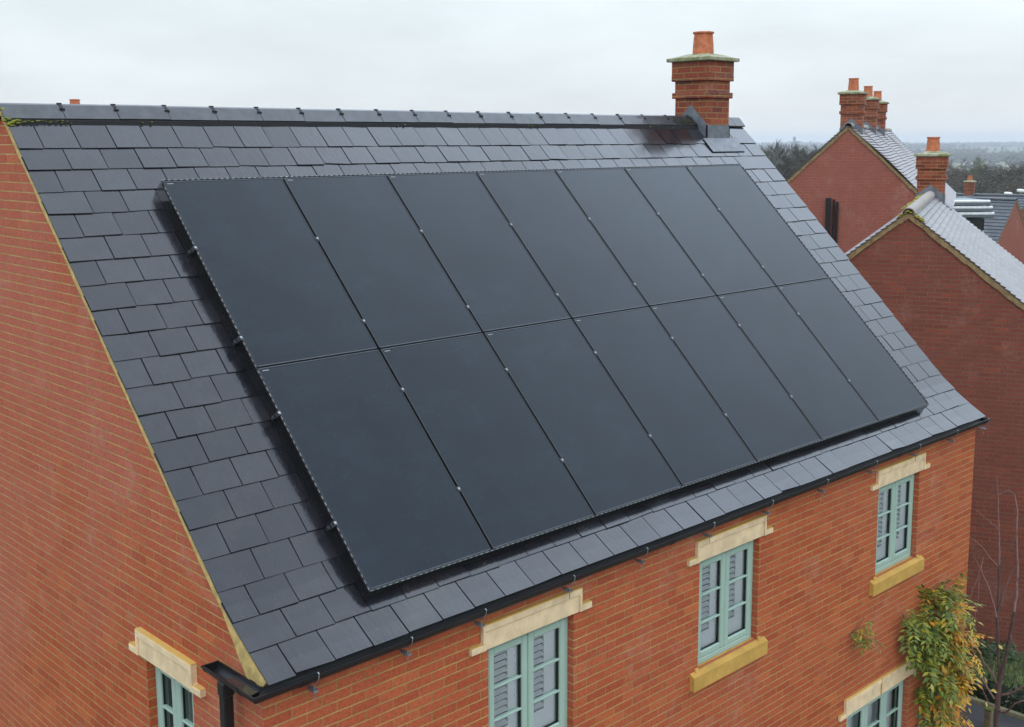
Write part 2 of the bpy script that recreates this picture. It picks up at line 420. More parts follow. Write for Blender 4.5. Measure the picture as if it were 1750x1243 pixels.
# ------------------------------------------------------------------ ground, terrain
def ground_mat():
    mt, nd, lk, b = newmat('ground'); co = objco(nd)
    fields = nd.new('ShaderNodeTexVoronoi'); fields.inputs['Scale'].default_value = .0022; lk.new(co, fields.inputs['Vector'])
    cr = nd.new('ShaderNodeValToRGB'); sp = nd.new('ShaderNodeSeparateColor'); lk.new(fields.outputs['Color'], sp.inputs[0]); lk.new(sp.outputs[0], cr.inputs[0])
    e = cr.color_ramp.elements; e[0].color = (.05, .075, .03, 1); e[1].color = (.16, .17, .08, 1)
    q = e.new(.45); q.color = (.09, .11, .045, 1); q = e.new(.75); q.color = (.13, .11, .065, 1)
    wd = noise(nd, lk, co, .0016, 6, .6)
    c = mixc(nd, lk, cr.outputs[0], (.035, .04, .028), mrange(nd, lk, wd, .50, .56, 0, 1))
    fine = noise(nd, lk, co, .05, 5)
    c = mixc(nd, lk, c, mrange(nd, lk, fine, .3, .7, .8, 1.2), 1, 'MULTIPLY')
    near = noise(nd, lk, co, 1.2, 6)
    g = mixc(nd, lk, (.04, .06, .02), (.075, .085, .03), near)
    ln = N(nd, 'ShaderNodeVectorMath', operation='LENGTH'); lk.new(co, ln.inputs[0])
    c = mixc(nd, lk, g, c, mrange(nd, lk, ln.outputs['Value'], 100, 250, 0, 1))
    lk.new(c, b.inputs['Base Color']); b.inputs['Roughness'].default_value = .95
    return mt
def terrain_z(r, th):
    # flat under the village, a shallow valley, then a long wooded ridge
    def ss(a, b, x):
        t = max(0, min(1, (x - a) / (b - a))); return t * t * (3 - 2 * t)
    z = G - 11 * ss(90, 480, r) + 6.2 * ss(900, 3200, r) + 3.2 * ss(2500, 3600, r)
    und = 1.3 * math.sin(th * 9 + 1) + .9 * math.sin(th * 23 + 2) + .6 * math.sin(th * 51)
    z += und * ss(1500, 3200, r)
    z += 1.5 * math.sin(r / 260 + th * 11) * ss(500, 1200, r)
    z -= 60 * ss(3900, 8000, r)
    return z
def make_ground():
    mb = MB(); rings = [0.01, 30, 60, 90, 130, 180, 250, 340, 450, 600, 800, 1000, 1250, 1500, 1800, 2100, 2400, 2700, 3000, 3200, 3400, 3600, 3800, 4100]
    nth = 360; vs = []; fs = []
    for r in rings:
        for k in range(nth):
            th = 2 * math.pi * k / nth
            vs.append((r * math.sin(th), r * math.cos(th), terrain_z(r, th)))
    for i in range(len(rings) - 1):
        for k in range(nth):
            fs.append((i*nth + k, (i+1)*nth + k, (i+1)*nth + (k+1) % nth, i*nth + (k+1) % nth))
    mb.add(vs, fs)
    o = mb.build('ground', ground_mat(), uv=False); auto_smooth(o, 60)
    o['kind'] = 'structure'
make_ground()
def tz(p):
    return terrain_z(math.hypot(p[0], p[1]), math.atan2(p[0], p[1]))

M['tarmac'] = simple('tarmac', (.045, .047, .05), .6, var=.25, scale=3, bmp=.4, bscale=150)
mb = MB(); mb.add([(10.3, -14, G + .004), (12.72, -14, G + .004), (12.72, 16, G + .004), (10.3, 16, G + .004)], [(0, 1, 2, 3)])
o = mb.build('driveway', M['tarmac']); o['kind'] = 'structure'
mb = MB(); mb.bbox((12.72, -14, G - .1), (12.80, 16, G + .07), .01)
o = mb.build('kerb_edging', simple('edging', (.17, .16, .09), .9, var=.4)); o['kind'] = 'structure'
mb = MB(); mb.add([(-14, -24, G + .004), (10.3, -24, G + .004), (10.3, 16, G + .004), (-14, 16, G + .004)], [(0, 1, 2, 3)])
o = mb.build('paved_yard', simple('gravel_yard', (.16, .14, .11), .9, var=.3, scale=6)); o['kind'] = 'structure'

# ------------------------------------------------------------------ the near house
YW, XL, XR = -.225, .025, 10.0
YR = 3.39; YB = 2 * YR - YW
house = thing('brick_house', (5, YR, G), 'red brick house under a dark wet slate roof carrying the solar panels', 'house')
def flare(s):
    return .11 * max(0, (.35 - s) / .71) ** 1.5 if s < .35 else 0.0
def rp(x, s, h):
    """point on the front roof slope: along the ridge, up the slope, above it"""
    return Vector((x, s * CA - h * SA, s * SA + h * CA))
# windows: (x0, x1, ztop, zbot)
FW = [(1.937, 2.865, -.585, -1.62), (4.512, 5.440, -.585, -1.62), (7.69, 8.61, -.585, -1.62), (7.21, 8.59, -3.05, -4.15)]
GW = (.69, 1.372, -.555, -1.575)          # in y on the near gable
zr = lambda y: (y if y <= YR else 2 * YR - y) * SA / CA - .02
def make_wall():
    mb = MB()
    DP = .075
    # front wall
    xs = sorted({XL, XR, *[a for w in FW for a in w[:2]]}); zs = sorted({G - .2, -.22, *[a for w in FW for a in w[2:]]})
    for i in range(len(xs) - 1):
        for j in range(len(zs) - 1):
            cx, cz = (xs[i] + xs[i+1]) / 2, (zs[j] + zs[j+1]) / 2
            if any(w[0] < cx < w[1] and w[3] < cz < w[2] for w in FW): continue
            mb.add([(xs[i], YW, zs[j]), (xs[i+1], YW, zs[j]), (xs[i+1], YW, zs[j+1]), (xs[i], YW, zs[j+1])], [(0, 1, 2, 3)])
    for a, b, t, bo in FW:
        y0, y1 = YW, YW + DP
        mb.add([(a, y0, bo), (a, y1, bo), (a, y1, t), (a, y0, t)], [(0, 1, 2, 3)])
        mb.add([(b, y0, bo), (b, y1, bo), (b, y1, t), (b, y0, t)], [(3, 2, 1, 0)])
        mb.add([(a, y0, t), (b, y0, t), (b, y1, t), (a, y1, t)], [(3, 2, 1, 0)])
        mb.add([(a, y0, bo), (b, y0, bo), (b, y1, bo), (a, y1, bo)], [(0, 1, 2, 3)])
    # gables
    for x, op in ((XL, True), (XR, False)):
        ys = [YW, GW[0], GW[1], YR, YB] if op else [YW, YR, YB]
        for i in range(len(ys) - 1):
            y0, y1 = ys[i], ys[i+1]
            q = [(x, y0, G - .2), (x, y1, G - .2), (x, y1, zr(y1)), (x, y0, zr(y0))]
            if op and i == 1:
                mb.add([(x, y0, G - .2), (x, y1, G - .2), (x, y1, GW[3]), (x, y0, GW[3])], [(3, 2, 1, 0)])
                mb.add([(x, y0, GW[2]), (x, y1, GW[2]), (x, y1, zr(y1)), (x, y0, zr(y0))], [(3, 2, 1, 0)])
            else:
                mb.add(q, [(3, 2, 1, 0) if op else (0, 1, 2, 3)])
    x0, x1 = XL, XL + DP
    a, b, t, bo = GW
    mb.add([(x0, a, bo), (x1, a, bo), (x1, a, t), (x0, a, t)], [(3, 2, 1, 0)])
    mb.add([(x0, b, bo), (x1, b, bo), (x1, b, t), (x0, b, t)], [(0, 1, 2, 3)])
    mb.add([(x0, a, t), (x0, b, t), (x1, b, t), (x1, a, t)], [(0, 1, 2, 3)])
    mb.add([(x0, a, bo), (x0, b, bo), (x1, b, bo), (x1, a, bo)], [(3, 2, 1, 0)])
    mb.add([(XL, YB, G - .2), (XR, YB, G - .2), (XR, YB, zr(YB)), (XL, YB, zr(YB))], [(3, 2, 1, 0)])
    return mb.build('wall', M['brick'], house)
make_wall()

# roof: every slate modelled, bedded on a dark deck
GA = .235
STOP = YR / CA - .01
def make_roof():
    deck = MB()
    ss = [-.355, -.2, -.05, .1, .2, .35, STOP]
    vs = []
    for s in ss:
        for x in (.03, 9.97): vs.append(rp(x, s, flare(s) - .012))
    fs = [(2*i, 2*i+1, 2*i+3, 2*i+2) for i in range(len(ss) - 1)]
    deck.add(vs, fs)
    # back slope
    deck.add([(-.02, YR, zr(YR) + .02), (10.02, YR, zr(YR) + .02), (10.02, YB + .15, zr(YB + .15) + .02), (-.02, YB + .15, zr(YB + .15) + .02)], [(0, 1, 2, 3)])
    mb = MB()
    rnd = random.Random(3)
    chx0, chx1, chs = 8.90, 9.50, 4.36
    for row in range(1, 22):
        s0 = 1.767 + GA * (12 - row) + rnd.uniform(-.002, .002)
        top = min(s0 + GA + .16, STOP)
        xs = [0.0]
        x = .2 if row % 2 else .35
        while x < 9.80:
            xs.append(x + rnd.uniform(-.004, .004)); x += .3015
        xs.append(10.0)
        if row == 21: s0 = -.36
        for i in range(len(xs) - 1):
            a, b = xs[i] + .0042 + .0012 * xs[i] / 10, xs[i+1] - .0042 - .0012 * xs[i] / 10
            if i == 0: a = rnd.uniform(-.004, .004)
            j = rnd.uniform(-.0035, .003); h1 = .014 + rnd.uniform(-.002, .004); h0 = .001
            tl = rnd.uniform(-.0024, .0024); th = .007
            sb = s0 + j
            if i == 0: sb -= .0
            # subdivide along the slope so the bell-cast eaves bend
            cut = [sb, sb + .12, min(sb + .24, top), top]
            cut = sorted(set(cut))
            ch = rnd.uniform(.003, .012)      # nibbled lower corners
            vs = []
            for k, s in enumerate(cut):
                f = (s - sb) / max(.001, (GA + .16)); h = h1 * (1 - f) + h0 * f + flare(s)
                aa, bb = (a, b)
                vs += [rp(aa, s + (ch * .3 if k == 0 else 0), h + tl), rp(bb, s + (ch * .3 * rnd.random() if k == 0 else 0), h - tl),
                       rp(aa, s, h + tl - th), rp(bb, s, h - tl - th)]
            n = len(cut); fs = []
            if rnd.random() < .09:                    # a slipped or chipped corner
                e_ = rnd.uniform(.006, .014); q_ = rnd.choice((0, 1)); dv_ = rp(0, e_, 0) - rp(0, 0, 0)
                vs[q_] = vs[q_] + dv_; vs[q_ + 2] = vs[q_ + 2] + dv_
            for k in range(n - 1):
                q = 4 * k
                fs += [(q, q+1, q+5, q+4), (q+2, q+6, q+7, q+3), (q, q+4, q+6, q+2), (q+1, q+3, q+7, q+5)]
            fs += [(0, 2, 3, 1), (4*n-4, 4*n-3, 4*n-1, 4*n-2)]
            mb.add(vs, fs)
    roof = mb.build('roof', M['slate'], house)
    deck.build('roof_deck', M['deck'], roof)
    return roof
roof = make_roof()

# ridge tiles: angular slate-grey tiles with dark rolled joints
def make_ridge():
    rnd = random.Random(11)
    zt = YR * SA / CA + .046
    x = -.015; i = 0
    first = .493
    while x < 9.98:
        L = first if i == 0 else .4665
        x1 = min(x + L, 10.03)
        mb = MB(); dz = rnd.uniform(-.004, .004)
        w = .125
        a = [(YR - w, zt - w * .98), (YR - .025, zt - .012), (YR, zt), (YR + .025, zt - .012), (YR + w, zt - w * .98), (YR + w - .014, zt - w * .98 - .014), (YR, zt - .024), (YR - w + .014, zt - w * .98 - .014)]
        prev_chim = 8.93 < (x + x1) / 2 < 9.47
        mb.prism([(p, q + dz) for p, q in a][::-1], x + .003, x1 - .003)
        if x < 8.96 < x1:            # cut against the chimney
            mb = MB(); mb.prism([(p, q + dz) for p, q in a][::-1], x + .003, 8.95)
        elif 8.96 <= x and x1 <= 9.44:
            mb = None
        elif x < 9.44 < x1:
            mb = MB(); mb.prism([(p, q + dz) for p, q in a][::-1], 9.45, x1 - .003)
        if mb is None:
            x = x1; i += 1; continue
        rt = mb.build('ridge_tile', M['ridge'], roof)
        if x > .1 and x1 < 9.4 and x < 8.9:
            # black joint clip over the seam
            j = MB(); r = [(YR - .09, zt - .086), (YR - .03, zt - .012), (YR, zt + .005), (YR + .03, zt - .012), (YR + .06, zt - .05), (YR, zt - .02), (YR - .08, zt - .09)]
            j.prism(r[::-1], x - .014, x + .014)
            j.box((x - .018, YR - .012, zt - .002), (x + .018, YR + .012, zt + .008))
            j.box((x - .020, YR - .068, zt - .060), (x + .020, YR - .050, zt - .038))
            j.build('joint_clip', M['gutter'], roof)
        x = x1; i += 1
    # dark ventilated strip and mortar under the tiles; its black also paints their shadow line
    mb = MB(); mb.prism([(YR - .139, zt - .190), (YR - .134, zt - .137), (YR - .118, zt - .132), (YR - .09, zt - .11), (YR - .09, zt - .15)][::-1], .0, 8.955)
    mb.build('ridge_vent_strip', M['deck'], roof)
    ms = MB()
    for k in range(125):
        if k < 80:
            xx = abs(rnd.gauss(0, .07)); yy = YR - .06 - rnd.uniform(-.05, .09); rr = rnd.uniform(.006, .018)
            zz = zt - abs(yy - YR) * .98 + rnd.uniform(-.04, -.004); xx -= .01
        else:
            xx = rnd.choice([rnd.uniform(.1, .5), rnd.uniform(.2, .55), rnd.uniform(.6, 8.8)]); yy = YR - .140; zz = zt - .15 + rnd.uniform(-.01, .012); rr = rnd.uniform(.003, .009)
        bm = bmesh.new(); bmesh.ops.create_icosphere(bm, subdivisions=1, radius=rr)
        vs = [v.co.copy() for v in bm.verts]; fs = [[v.index for v in f.verts] for f in bm.faces]; bm.free()
        ms.add([Vector((p.x * 1.4, p.y, p.z * .7)) + Vector((xx, yy, zz)) for p in vs], fs)
    tag(ms.build('moss', M['moss'], roof, smooth=True), kind='stuff')
make_ridge()

# sooty wash below the chimney: lichen crust on the ridge and slates
def soot():
    mb = MB(); rnd = random.Random(5); zt = YR * SA / CA + .046
    for k in range(160):
        xx = min(8.93, rnd.triangular(8.45, 8.95, 8.85)); yy = YR - rnd.uniform(.01, .11)
        zz = zt - (YR - yy) * .98 - .002
        rr = rnd.uniform(.010, .03)
        bm = bmesh.new(); bmesh.ops.create_icosphere(bm, subdivisions=1, radius=rr)
        vs = [v.co.copy() for v in bm.verts]; fs = [[v.index for v in f.verts] for f in bm.faces]; bm.free()
        mb.add([Vector((p.x * 1.5, p.y, p.z * .35)) + Vector((xx, yy, zz)) for p in vs], fs)
    mb.build('dark_moss', simple('dark_moss', (.035, .032, .02), .95, var=.5, scale=40), roof, smooth=True)['kind'] = 'stuff'
soot()

# verge: mortar bedding along both gables, widening where the eaves kick out
def verge(x0, x1, nm):
    mb = MB(); ss = [STOP + .01] + [STOP - .25 * k for k in range(1, 18)] + [.35, .25, .15, .05, -.05, -.15, -.25, -.335]
    rnd = random.Random(9)
    vs = []
    for s in ss:
        lo = -.043 + (rnd.uniform(-.008, .008)) - (.05 * max(0, min(1, (.25 - s) / .4)) if s < .25 else 0)
        hi = flare(s) - .002
        if s < -.25: lo = -.03
        for x in (x0, x1):
            vs += [rp(x, s, lo), rp(x, s, hi)]
    n = len(ss); fs = []
    for k in range(n - 1):
        a = 4 * k; b = a + 4
        fs += [(a, a+1, b+1, b), (a+2, b+2, b+3, a+3), (a+1, a+3, b+3, b+1), (a, b, b+2, a+2)]
    fs += [(0, 2, 3, 1), (4*n-4, 4*n-3, 4*n-1, 4*n-2)]
    mb.add(vs, fs); return mb.build(nm, M['mortar'], house)
verge(.002, XL + .03, 'verge_strip'); verge(XR - .03, 9.998, 'verge_strip')

# gutter with a return on to the gable, brackets and downpipe
def make_gutter():
    zt = -.206; r0, r1 = .059, .053
    sec = []
    for i in range(13):
        a = math.pi * i / 12; sec.append((r0 * math.cos(a), -1.06 * r0 * math.sin(a)))
    sec = [(r0 + .004, .004), (r0 + .005, -.006)] + sec[1:-1] + [(-r0, 0)]
    inn = [(-r1, 0)] + [(-r1 * math.cos(math.pi * i / 12), -1.06 * r1 * math.sin(math.pi * i / 12)) for i in range(1, 12)] + [(r1, .004)]
    sec = sec + inn                      # offset outwards, height
    def sweep(path, nrm):
        n = len(sec); vs = []
        for (px, py), (nx_, ny_) in zip(path, nrm):
            vs += [(px + nx_ * o, py + ny_ * o, zt + z) for o, z in sec]
        fs = []
        for k in range(len(path) - 1):
            for i in range(n):
                fs.append((k*n + i, k*n + (i+1) % n, (k+1)*n + (i+1) % n, (k+1)*n + i))
        mb.add(vs, fs)
    mb = MB()
    sweep([(-.066, .255), (-.066, -.313), (10.05, -.313)], [(-1, 0), (-1, -1), (0, -1)])
    half = [(o, z) for o, z in sec[:14]]
    def disc(fn):
        n = len(half)
        mb.add([fn(o, z, 0) for o, z in half] + [fn(o, z, 1) for o, z in half], [tuple(range(n)), tuple(range(2*n-1, n-1, -1))] + [(i, i + n, (i+1) % n + n, (i+1) % n) for i in range(n)])
    disc(lambda o, z, t: (-.066 - o * 1.03, .252 + .008 * t, zt + z * 1.03))
    disc(lambda o, z, t: (10.046 + .008 * t, -.313 - o * 1.03, zt + z * 1.03))
    def collar(fn, w):
        vs = [fn(o * 1.09, z * 1.12 + .003, t) for t in (0, 1) for o, z in sec[:14]] + [fn(o * 1.0, z * 1.0, t) for t in (0, 1) for o, z in sec[:14]]
        n = 14; fs = [(i, i+1, n+i+1, n+i) for i in range(n-1)] + [(i, 2*n+i, 2*n+i+1, i+1) for i in range(n-1)] + [(n+i, n+i+1, 3*n+i+1, 3*n+i) for i in range(n-1)]
        mb.add(vs, fs)
    for x in (.26, 3.98, 7.9): collar(lambda o, z, t: (x - .035 + .07 * t, -.313 - o, zt + z), .07)
    collar(lambda o, z, t: (-.066 - o, -.19 + .06 * t, zt + z), .06)
    gt = mb.build('gutter', M['gutter'], house)
    # fascia / black board behind it
    wa = MB(); wa.add([(-.066 - .050, -.285, zt - .022), (-.066 + .050, -.265, zt - .022), (-.066 + .050, .02, zt - .022), (-.066 - .050, .02, zt - .022)], [(0, 1, 2, 3)])
    wm = simple('puddle', (.02, .022, .025), .03, var=.05); wm.node_tree.nodes['Principled BSDF'].inputs['IOR'].default_value = 1.9
    wa.build('standing_water', wm, gt)
    fb = MB(); fb.box((.03, -.250, -.262), (9.99, YW - .003, -.195)); fb.build('fascia', M['gutter'], house)
    # rise-and-fall brackets: spike into the wall, threaded rod, hook round the front
    for x in (.33, 1.09, 1.77, 2.70, 3.58, 4.50, 5.41, 6.37, 7.33, 8.28, 9.18, 9.99):
        b = MB()
        b.tube([(x, YW + .02, -.318), (x + .012, -.28, -.322), (x + .02, -.335, -.330)], [.006, .007, .005], 6)
        b.box((x - .008, -.345, -.336), (x + .030, -.27, -.322))
        b.tube([(x + .012, -.325, -.395), (x + .012, -.325, -.285)], .0035, 5)
        pts = [(x + .012, -.313 - .068 * math.cos(t), -.206 - .075 * math.sin(t)) for t in [math.pi * q / 10 for q in (0, 1, 2, 3, 4, 5)]]
        pts = [(x + .012, -.362, -.198), (x + .012, -.374, -.190), (x + .012, -.383, -.197)] + pts
        b.tube(pts, .0042, 6)
        b.build('bracket', M['galv'], gt)
    d = MB()
    d.bbox((-.100, .035, G), (-.030, .105, -.30), .008)
    d.bbox((-.106, .029, -.36), (-.024, .111, -.262), .008)
    for z in (-1.2, -3.0): d.bbox((-.108, .01, z - .03), (.024, .13, z + .03), .005)
    d.build('downpipe', M['gutter'], house)
make_gutter()

# windows ------------------------------------------------------------
def make_window(T, W, z0, z1, lights, lin_y=.033, sill=True, shutters=True, joint=False, parent=house, blind=False):
    """T maps local (x across, y outwards, z up; wall face at y=0) into the house"""
    H = z1 - z0; D = -.06                       # frame face is set back
    f = MB(); fw = .042
    fb_, ff = D - .06, D
    f.bbox((0.001, fb_, z0 + .002), (fw, ff, z1 - .002), .006, T); f.bbox((W - fw, fb_, z0 + .002), (W - .001, ff, z1 - .002), .006, T)
    f.bbox((fw, fb_, z1 - fw), (W - fw, ff, z1 - .003), .006, T); f.bbox((fw, fb_, z0 + .003), (W - fw, ff + .012, z0 + fw + .015), .006, T)
    f.bbox((.003, ff - .01, z1 - .030), (W - .003, ff + .028, z1 - .012), .004, T)     # drip bar
    win = f.build('window', M['sage'], parent)
    iw = (W - 2 * fw) / lights
    for k in range(lights):
        a = fw + iw * k + .003; b = a + iw - .006; c0 = z0 + fw + .018; c1 = z1 - fw - .004
        cf = MB(); cw = .062; y0, y1 = D - .05, D + .016
        cf.bbox((a, y0, c0), (a + cw, y1, c1), .009, T); cf.bbox((b - cw, y0, c0), (b, y1, c1), .009, T)
        cf.bbox((a + cw - .004, y0, c1 - cw), (b - cw + .004, y1 - .002, c1), .009, T); cf.bbox((a + cw - .004, y0, c0), (b - cw + .004, y1 - .002, c0 + cw), .009, T)
        nb = 2
        for q in range(nb):
            zz = c0 + cw + (c1 - c0 - 2 * cw) * (q + 1) / (nb + 1)
            cf.bbox((a + cw - .004, D - .03, zz - .0095), (b - cw + .004, D + .008, zz + .0095), .004, T)
        cs = cf.build('casement', M['sage'], win)
        g = MB(); g.add([(a + .02, D - .022, c0 + .02), (b - .02, D - .022, c0 + .02), (b - .02, D - .022, c1 - .02), (a + .02, D - .022, c1 - .02)], [(0, 1, 2, 3)], T)
        g.build('pane', M['glass'], win)
        # black rubber gasket lines
        gk = MB()
        for (p, q) in (((a + cw - .001, c0 + cw), (a + cw + .005, c1 - cw)), ((b - cw - .014, c0 + cw), (b - cw + .001, c1 - cw))):
            gk.box((p[0], D - .02, p[1]), (q[0], D - .004, q[1]), T)
        gk.box((a + cw, D - .02, c0 + cw - .001), (b - cw, D - .004, c0 + cw + .006), T)
        gk.build('gasket', M['gutter'], win)
        if shutters:
            sh = MB(); ys = -.094
            ga, gb = a + cw - .02, b - cw + .02; mid = ga + (gb - ga) * (.52 if k else .60)
            zlo = z0 + .27 * H
            sh.box((mid, ys - .022, z0 + .01), (gb, ys, z1 - .01), T)
            sh.box((ga, ys - .022, z0 + .01), (mid, ys, zlo), T); sh.box((ga, ys - .022, z1 - .075), (mid, ys, z1 - .01), T)
            z = zlo + .03
            while z < z1 - .09:
                Mx = Matrix.Translation((0, ys - .014, z)) @ Matrix.Rotation(R_(-38), 4, 'X')
                sh.box((ga, -.020, -.004), (mid, .020, .004), T @ Mx)
                z += .054
            if k == 0:
                zz = zlo
                while zz < z1 - .1:
                    sh.box((gb - .062, ys, zz), (gb - .046, ys + .008, zz + .016), T); zz += .054
            sh.build('shutter', M['shutter'], win)
        elif blind:
            bl = MB(); n = 26; vs = []; fs = []
            for i in range(n + 1):
                xx = a - .01 + (b - a + .02) * i / n; yy = -.17 + .012 * math.sin(i * 2.3 + k)
                vs += [(xx, yy, z0), (xx, yy, z1)]
            for i in range(n): fs.append((2*i, 2*i+2, 2*i+3, 2*i+1))
            bl.add(vs, fs, T); bl.build('curtain', M['shutter'], win)
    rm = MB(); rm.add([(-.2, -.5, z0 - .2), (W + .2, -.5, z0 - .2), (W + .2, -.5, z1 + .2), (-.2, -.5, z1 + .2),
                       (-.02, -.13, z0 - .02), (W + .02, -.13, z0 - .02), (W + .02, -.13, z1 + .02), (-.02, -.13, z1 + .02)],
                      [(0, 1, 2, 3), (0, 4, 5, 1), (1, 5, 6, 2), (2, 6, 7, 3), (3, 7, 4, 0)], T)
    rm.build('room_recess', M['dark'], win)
    # lintel: block with lugs and a recessed face
    bl, lug = .071, .115; zl0, zl1 = z1 + .001, z1 + .195; p = lin_y
    L = MB(); bt_ = .05; q = p - .014
    L.prism([(-bl - lug, zl0), (W + bl + lug, zl0), (W + bl + lug, zl0 + .05), (W + bl, zl0 + .056), (W + bl, zl1), (-bl, zl1), (-bl, zl0 + .056), (-bl - lug, zl0 + .05)][::-1], -.02, q, T, 'y')
    L.bbox((-bl - .001, q - .002, zl1 - bt_), (W + bl + .001, p, zl1 + .001), .004, T)
    for (u0, u1) in ((-bl - .001, -bl + .026), (W + bl - .026, W + bl + .001)):
        L.bbox((u0, q - .002, zl0 - .001), (u1, p, zl1 - bt_), .003, T)
    for (u0, u1) in ((-bl - lug - .001, -bl - .001), (W + bl + .001, W + bl + lug + .001)):
        L.bbox((u0, q - .002, zl0 - .001), (u1, p - .001, zl0 + .05), .004, T)
    lo = L.build('lintel', M['stone'], win)
    tp = MB(); tp.bbox((-bl - .002, -.018, zl1 - .004), (W + bl + .002, p - .002, zl1 + .007), .003, T)
    tp.box((-bl - lug, -.01, zl0 + .051), (-bl - .003, p - .004, zl0 + .055), T); tp.box((W + bl + .003, -.01, zl0 + .051), (W + bl + lug, p - .004, zl0 + .055), T)
    tp.build('weathered_top', M['weathered'], win)
    if joint:
        j = MB(); j.box((W / 2 - .004, q - .01, zl0 + .003), (W / 2 + .004, p + .0015, zl1 + .0085), T); j.build('joint', M['mortar'], win)
    if sill:
        S = MB(); e = .115; pr = .052; zz0, zz1 = z0 - .165, z0 + .004
        S.prism([(-.03, zz0), (pr, zz0), (pr, zz1 - .035), (.004, zz1 - .008), (-.07, zz1), (-.07, zz0)], .0 - .001, W + .001, T, 'x')
        for (u0, u1) in ((-e, -.001), (W + .001, W + e)):
            S.prism([(-.03, zz0), (pr, zz0), (pr, zz1 - .035), (.004, zz1 - .006), (-.03, zz1 - .006)], u0, u1, T, 'x')
        for (u0, u1) in ((-.05, -.002), (W + .002, W + .05)):
            S.prism([(.003, zz1 - .03), (.028, zz1 - .03), (.012, zz1 + .018), (.003, zz1 + .02)], u0, u1, T, 'x')
        S.build('sill', M['sill'], win)
    return win
def TF(x0): return Matrix(((1, 0, 0, x0), (0, -1, 0, YW), (0, 0, 1, 0), (0, 0, 0, 1)))
for i, (a, b, t, bo) in enumerate(FW):
    make_window(TF(a), b - a, bo, t, 3 if i == 3 else 2, joint=(i == 3), shutters=(i < 3), blind=(i == 3))
TG = Matrix(((0, -1, 0, XL), (-1, 0, 0, GW[1]), (0, 0, 1, 0), (0, 0, 0, 1)))
make_window(TG, GW[1] - GW[0], GW[3], GW[2], 2, lin_y=.046, shutters=False, blind=True)

# chimney builder (local: x across, y deep, z=0 at the ridge) ------------------
def make_chimney(parent, T, w, d, pitch_t, zc=.80, brick='brick_chim', low=.5, sc=1.0, name='chimney'):
    """T places it: origin on the ridge, local y across the roof slope"""
    hw, hd = w / 2, d / 2
    mb = MB()
    mb.box((-hw, -hd, -low), (hw, hd, .275 * sc), T)
    o1 = .035
    mb.bbox((-hw - o1, -hd - o1, .277 * sc), (hw + o1, hd + o1, .352 * sc), .006, T)
    mb.box((-hw - .004, -hd - .004, .354 * sc), (hw + .004, hd + .004, .50 * sc), T)
    mb.bbox((-hw - .042, -hd - .042, .502 * sc), (hw + .042, hd + .042, .578 * sc), .006, T)
    mb.box((-hw - .038, -hd - .038, .580 * sc), (hw + .038, hd + .038, .755 * sc), T)
    ch = mb.build(name, M[brick], parent)
    cp = MB(); a = .09
    z0, z1, z2 = .757 * sc, .80 * sc, .86 * sc
    ring = lambda k, z: [(-hw - k, -hd - k, z), (hw + k, -hd - k, z), (hw + k, hd + k, z), (-hw - k, hd + k, z)]
    vs = ring(a - .006, z0) + ring(a, z0 + .008) + ring(a, z1) + ring(-hw + .13, z2)
    fs = [(3, 2, 1, 0)] + [(4*i + k, 4*i + (k+1) % 4, 4*i + 4 + (k+1) % 4, 4*i + 4 + k) for i in range(3) for k in range(4)] + [(12, 13, 14, 15)]
    cp.add(vs, fs, T); cp.build('cap', M['cap'], ch)
    pt = MB(); h = .30 * sc
    pt.lathe([(.145, -.06), (.142, 0), (.134, h * .5), (.127, h * .78), (.128, h * .80), (.122, h * .81), (.124, h * .90), (.138, h * .92), (.142, h * .97), (.136, h), (.112, h), (.11, -.05)], (0, 0, z2 - .01), 28, T)
    auto_smooth(pt.build('pot', M['pot'], ch), 40)
    # lead: stepped flashing on both sides as a gable shape, aprons front and back
    ld = MB(); e = .012; H = .165
    for sgn in (-1, 1):
        x0, x1 = (-hw - e, -hw + .004) if sgn < 0 else (hw - .004, hw + e)
        k = hd + .012
        poly = [(-k, -k * pitch_t - .02), (-k, -k * pitch_t + H * .9), (0, H), (k, -k * pitch_t + H * .9), (k, -k * pitch_t - .02), (0, .015)]
        poly = [(-k, -k * pitch_t - .02), (-k, -k * pitch_t + H * 1.25), (0, H * 1.15), (k, -k * pitch_t + H * 1.25), (k, -k * pitch_t - .02), (0, .01)]
        ld.prism(poly, x0, x1, T)
        # soakers lying on the slope beside the stack
        for q in (-1, 1):
            u0, u1 = (-hw - .10, -hw) if sgn < 0 else (hw, hw + .07)
            pts = [(u0, q * .03, .03), (u1, q * .03, .03), (u1, q * k, -k * pitch_t + .03), (u0, q * k, -k * pitch_t + .03)]
            if sgn > 0: ld.add(pts, [(0, 1, 2, 3)], T)
    for q in (-1, 1):
        y = q * (hd + e)
        ld.box((-hw - e, min(y, y - q * .016), -hd * pitch_t - .05), (hw + e, max(y, y - q * .016), -hd * pitch_t + .19), T)
        n = Vector((0, q * pitch_t, 1)).normalized()
        yy0, yy1 = q * hd, q * (hd + .17)
        f = lambda x, y, h: Vector((x, y, -abs(y) * pitch_t)) + n * h
        ld.add([f(-hw - .10, yy0, .03), f(hw + .14, yy0, .03), f(hw + .14, yy1, .026), f(-hw - .10, yy1, .026),
                f(-hw - .10, yy0, .024), f(hw + .14, yy0, .024), f(hw + .14, yy1, .020), f(-hw - .10, yy1, .020)],
               [(0, 1, 2, 3), (0, 4, 5, 1), (1, 5, 6, 2), (2, 6, 7, 3), (3, 7, 4, 0)], T)
    ld.build('flashing', M['lead'], ch)
    return ch
make_chimney(house, Matrix.Translation((9.20, YR, YR * SA / CA)), .48, .53, SA / CA, low=.6)

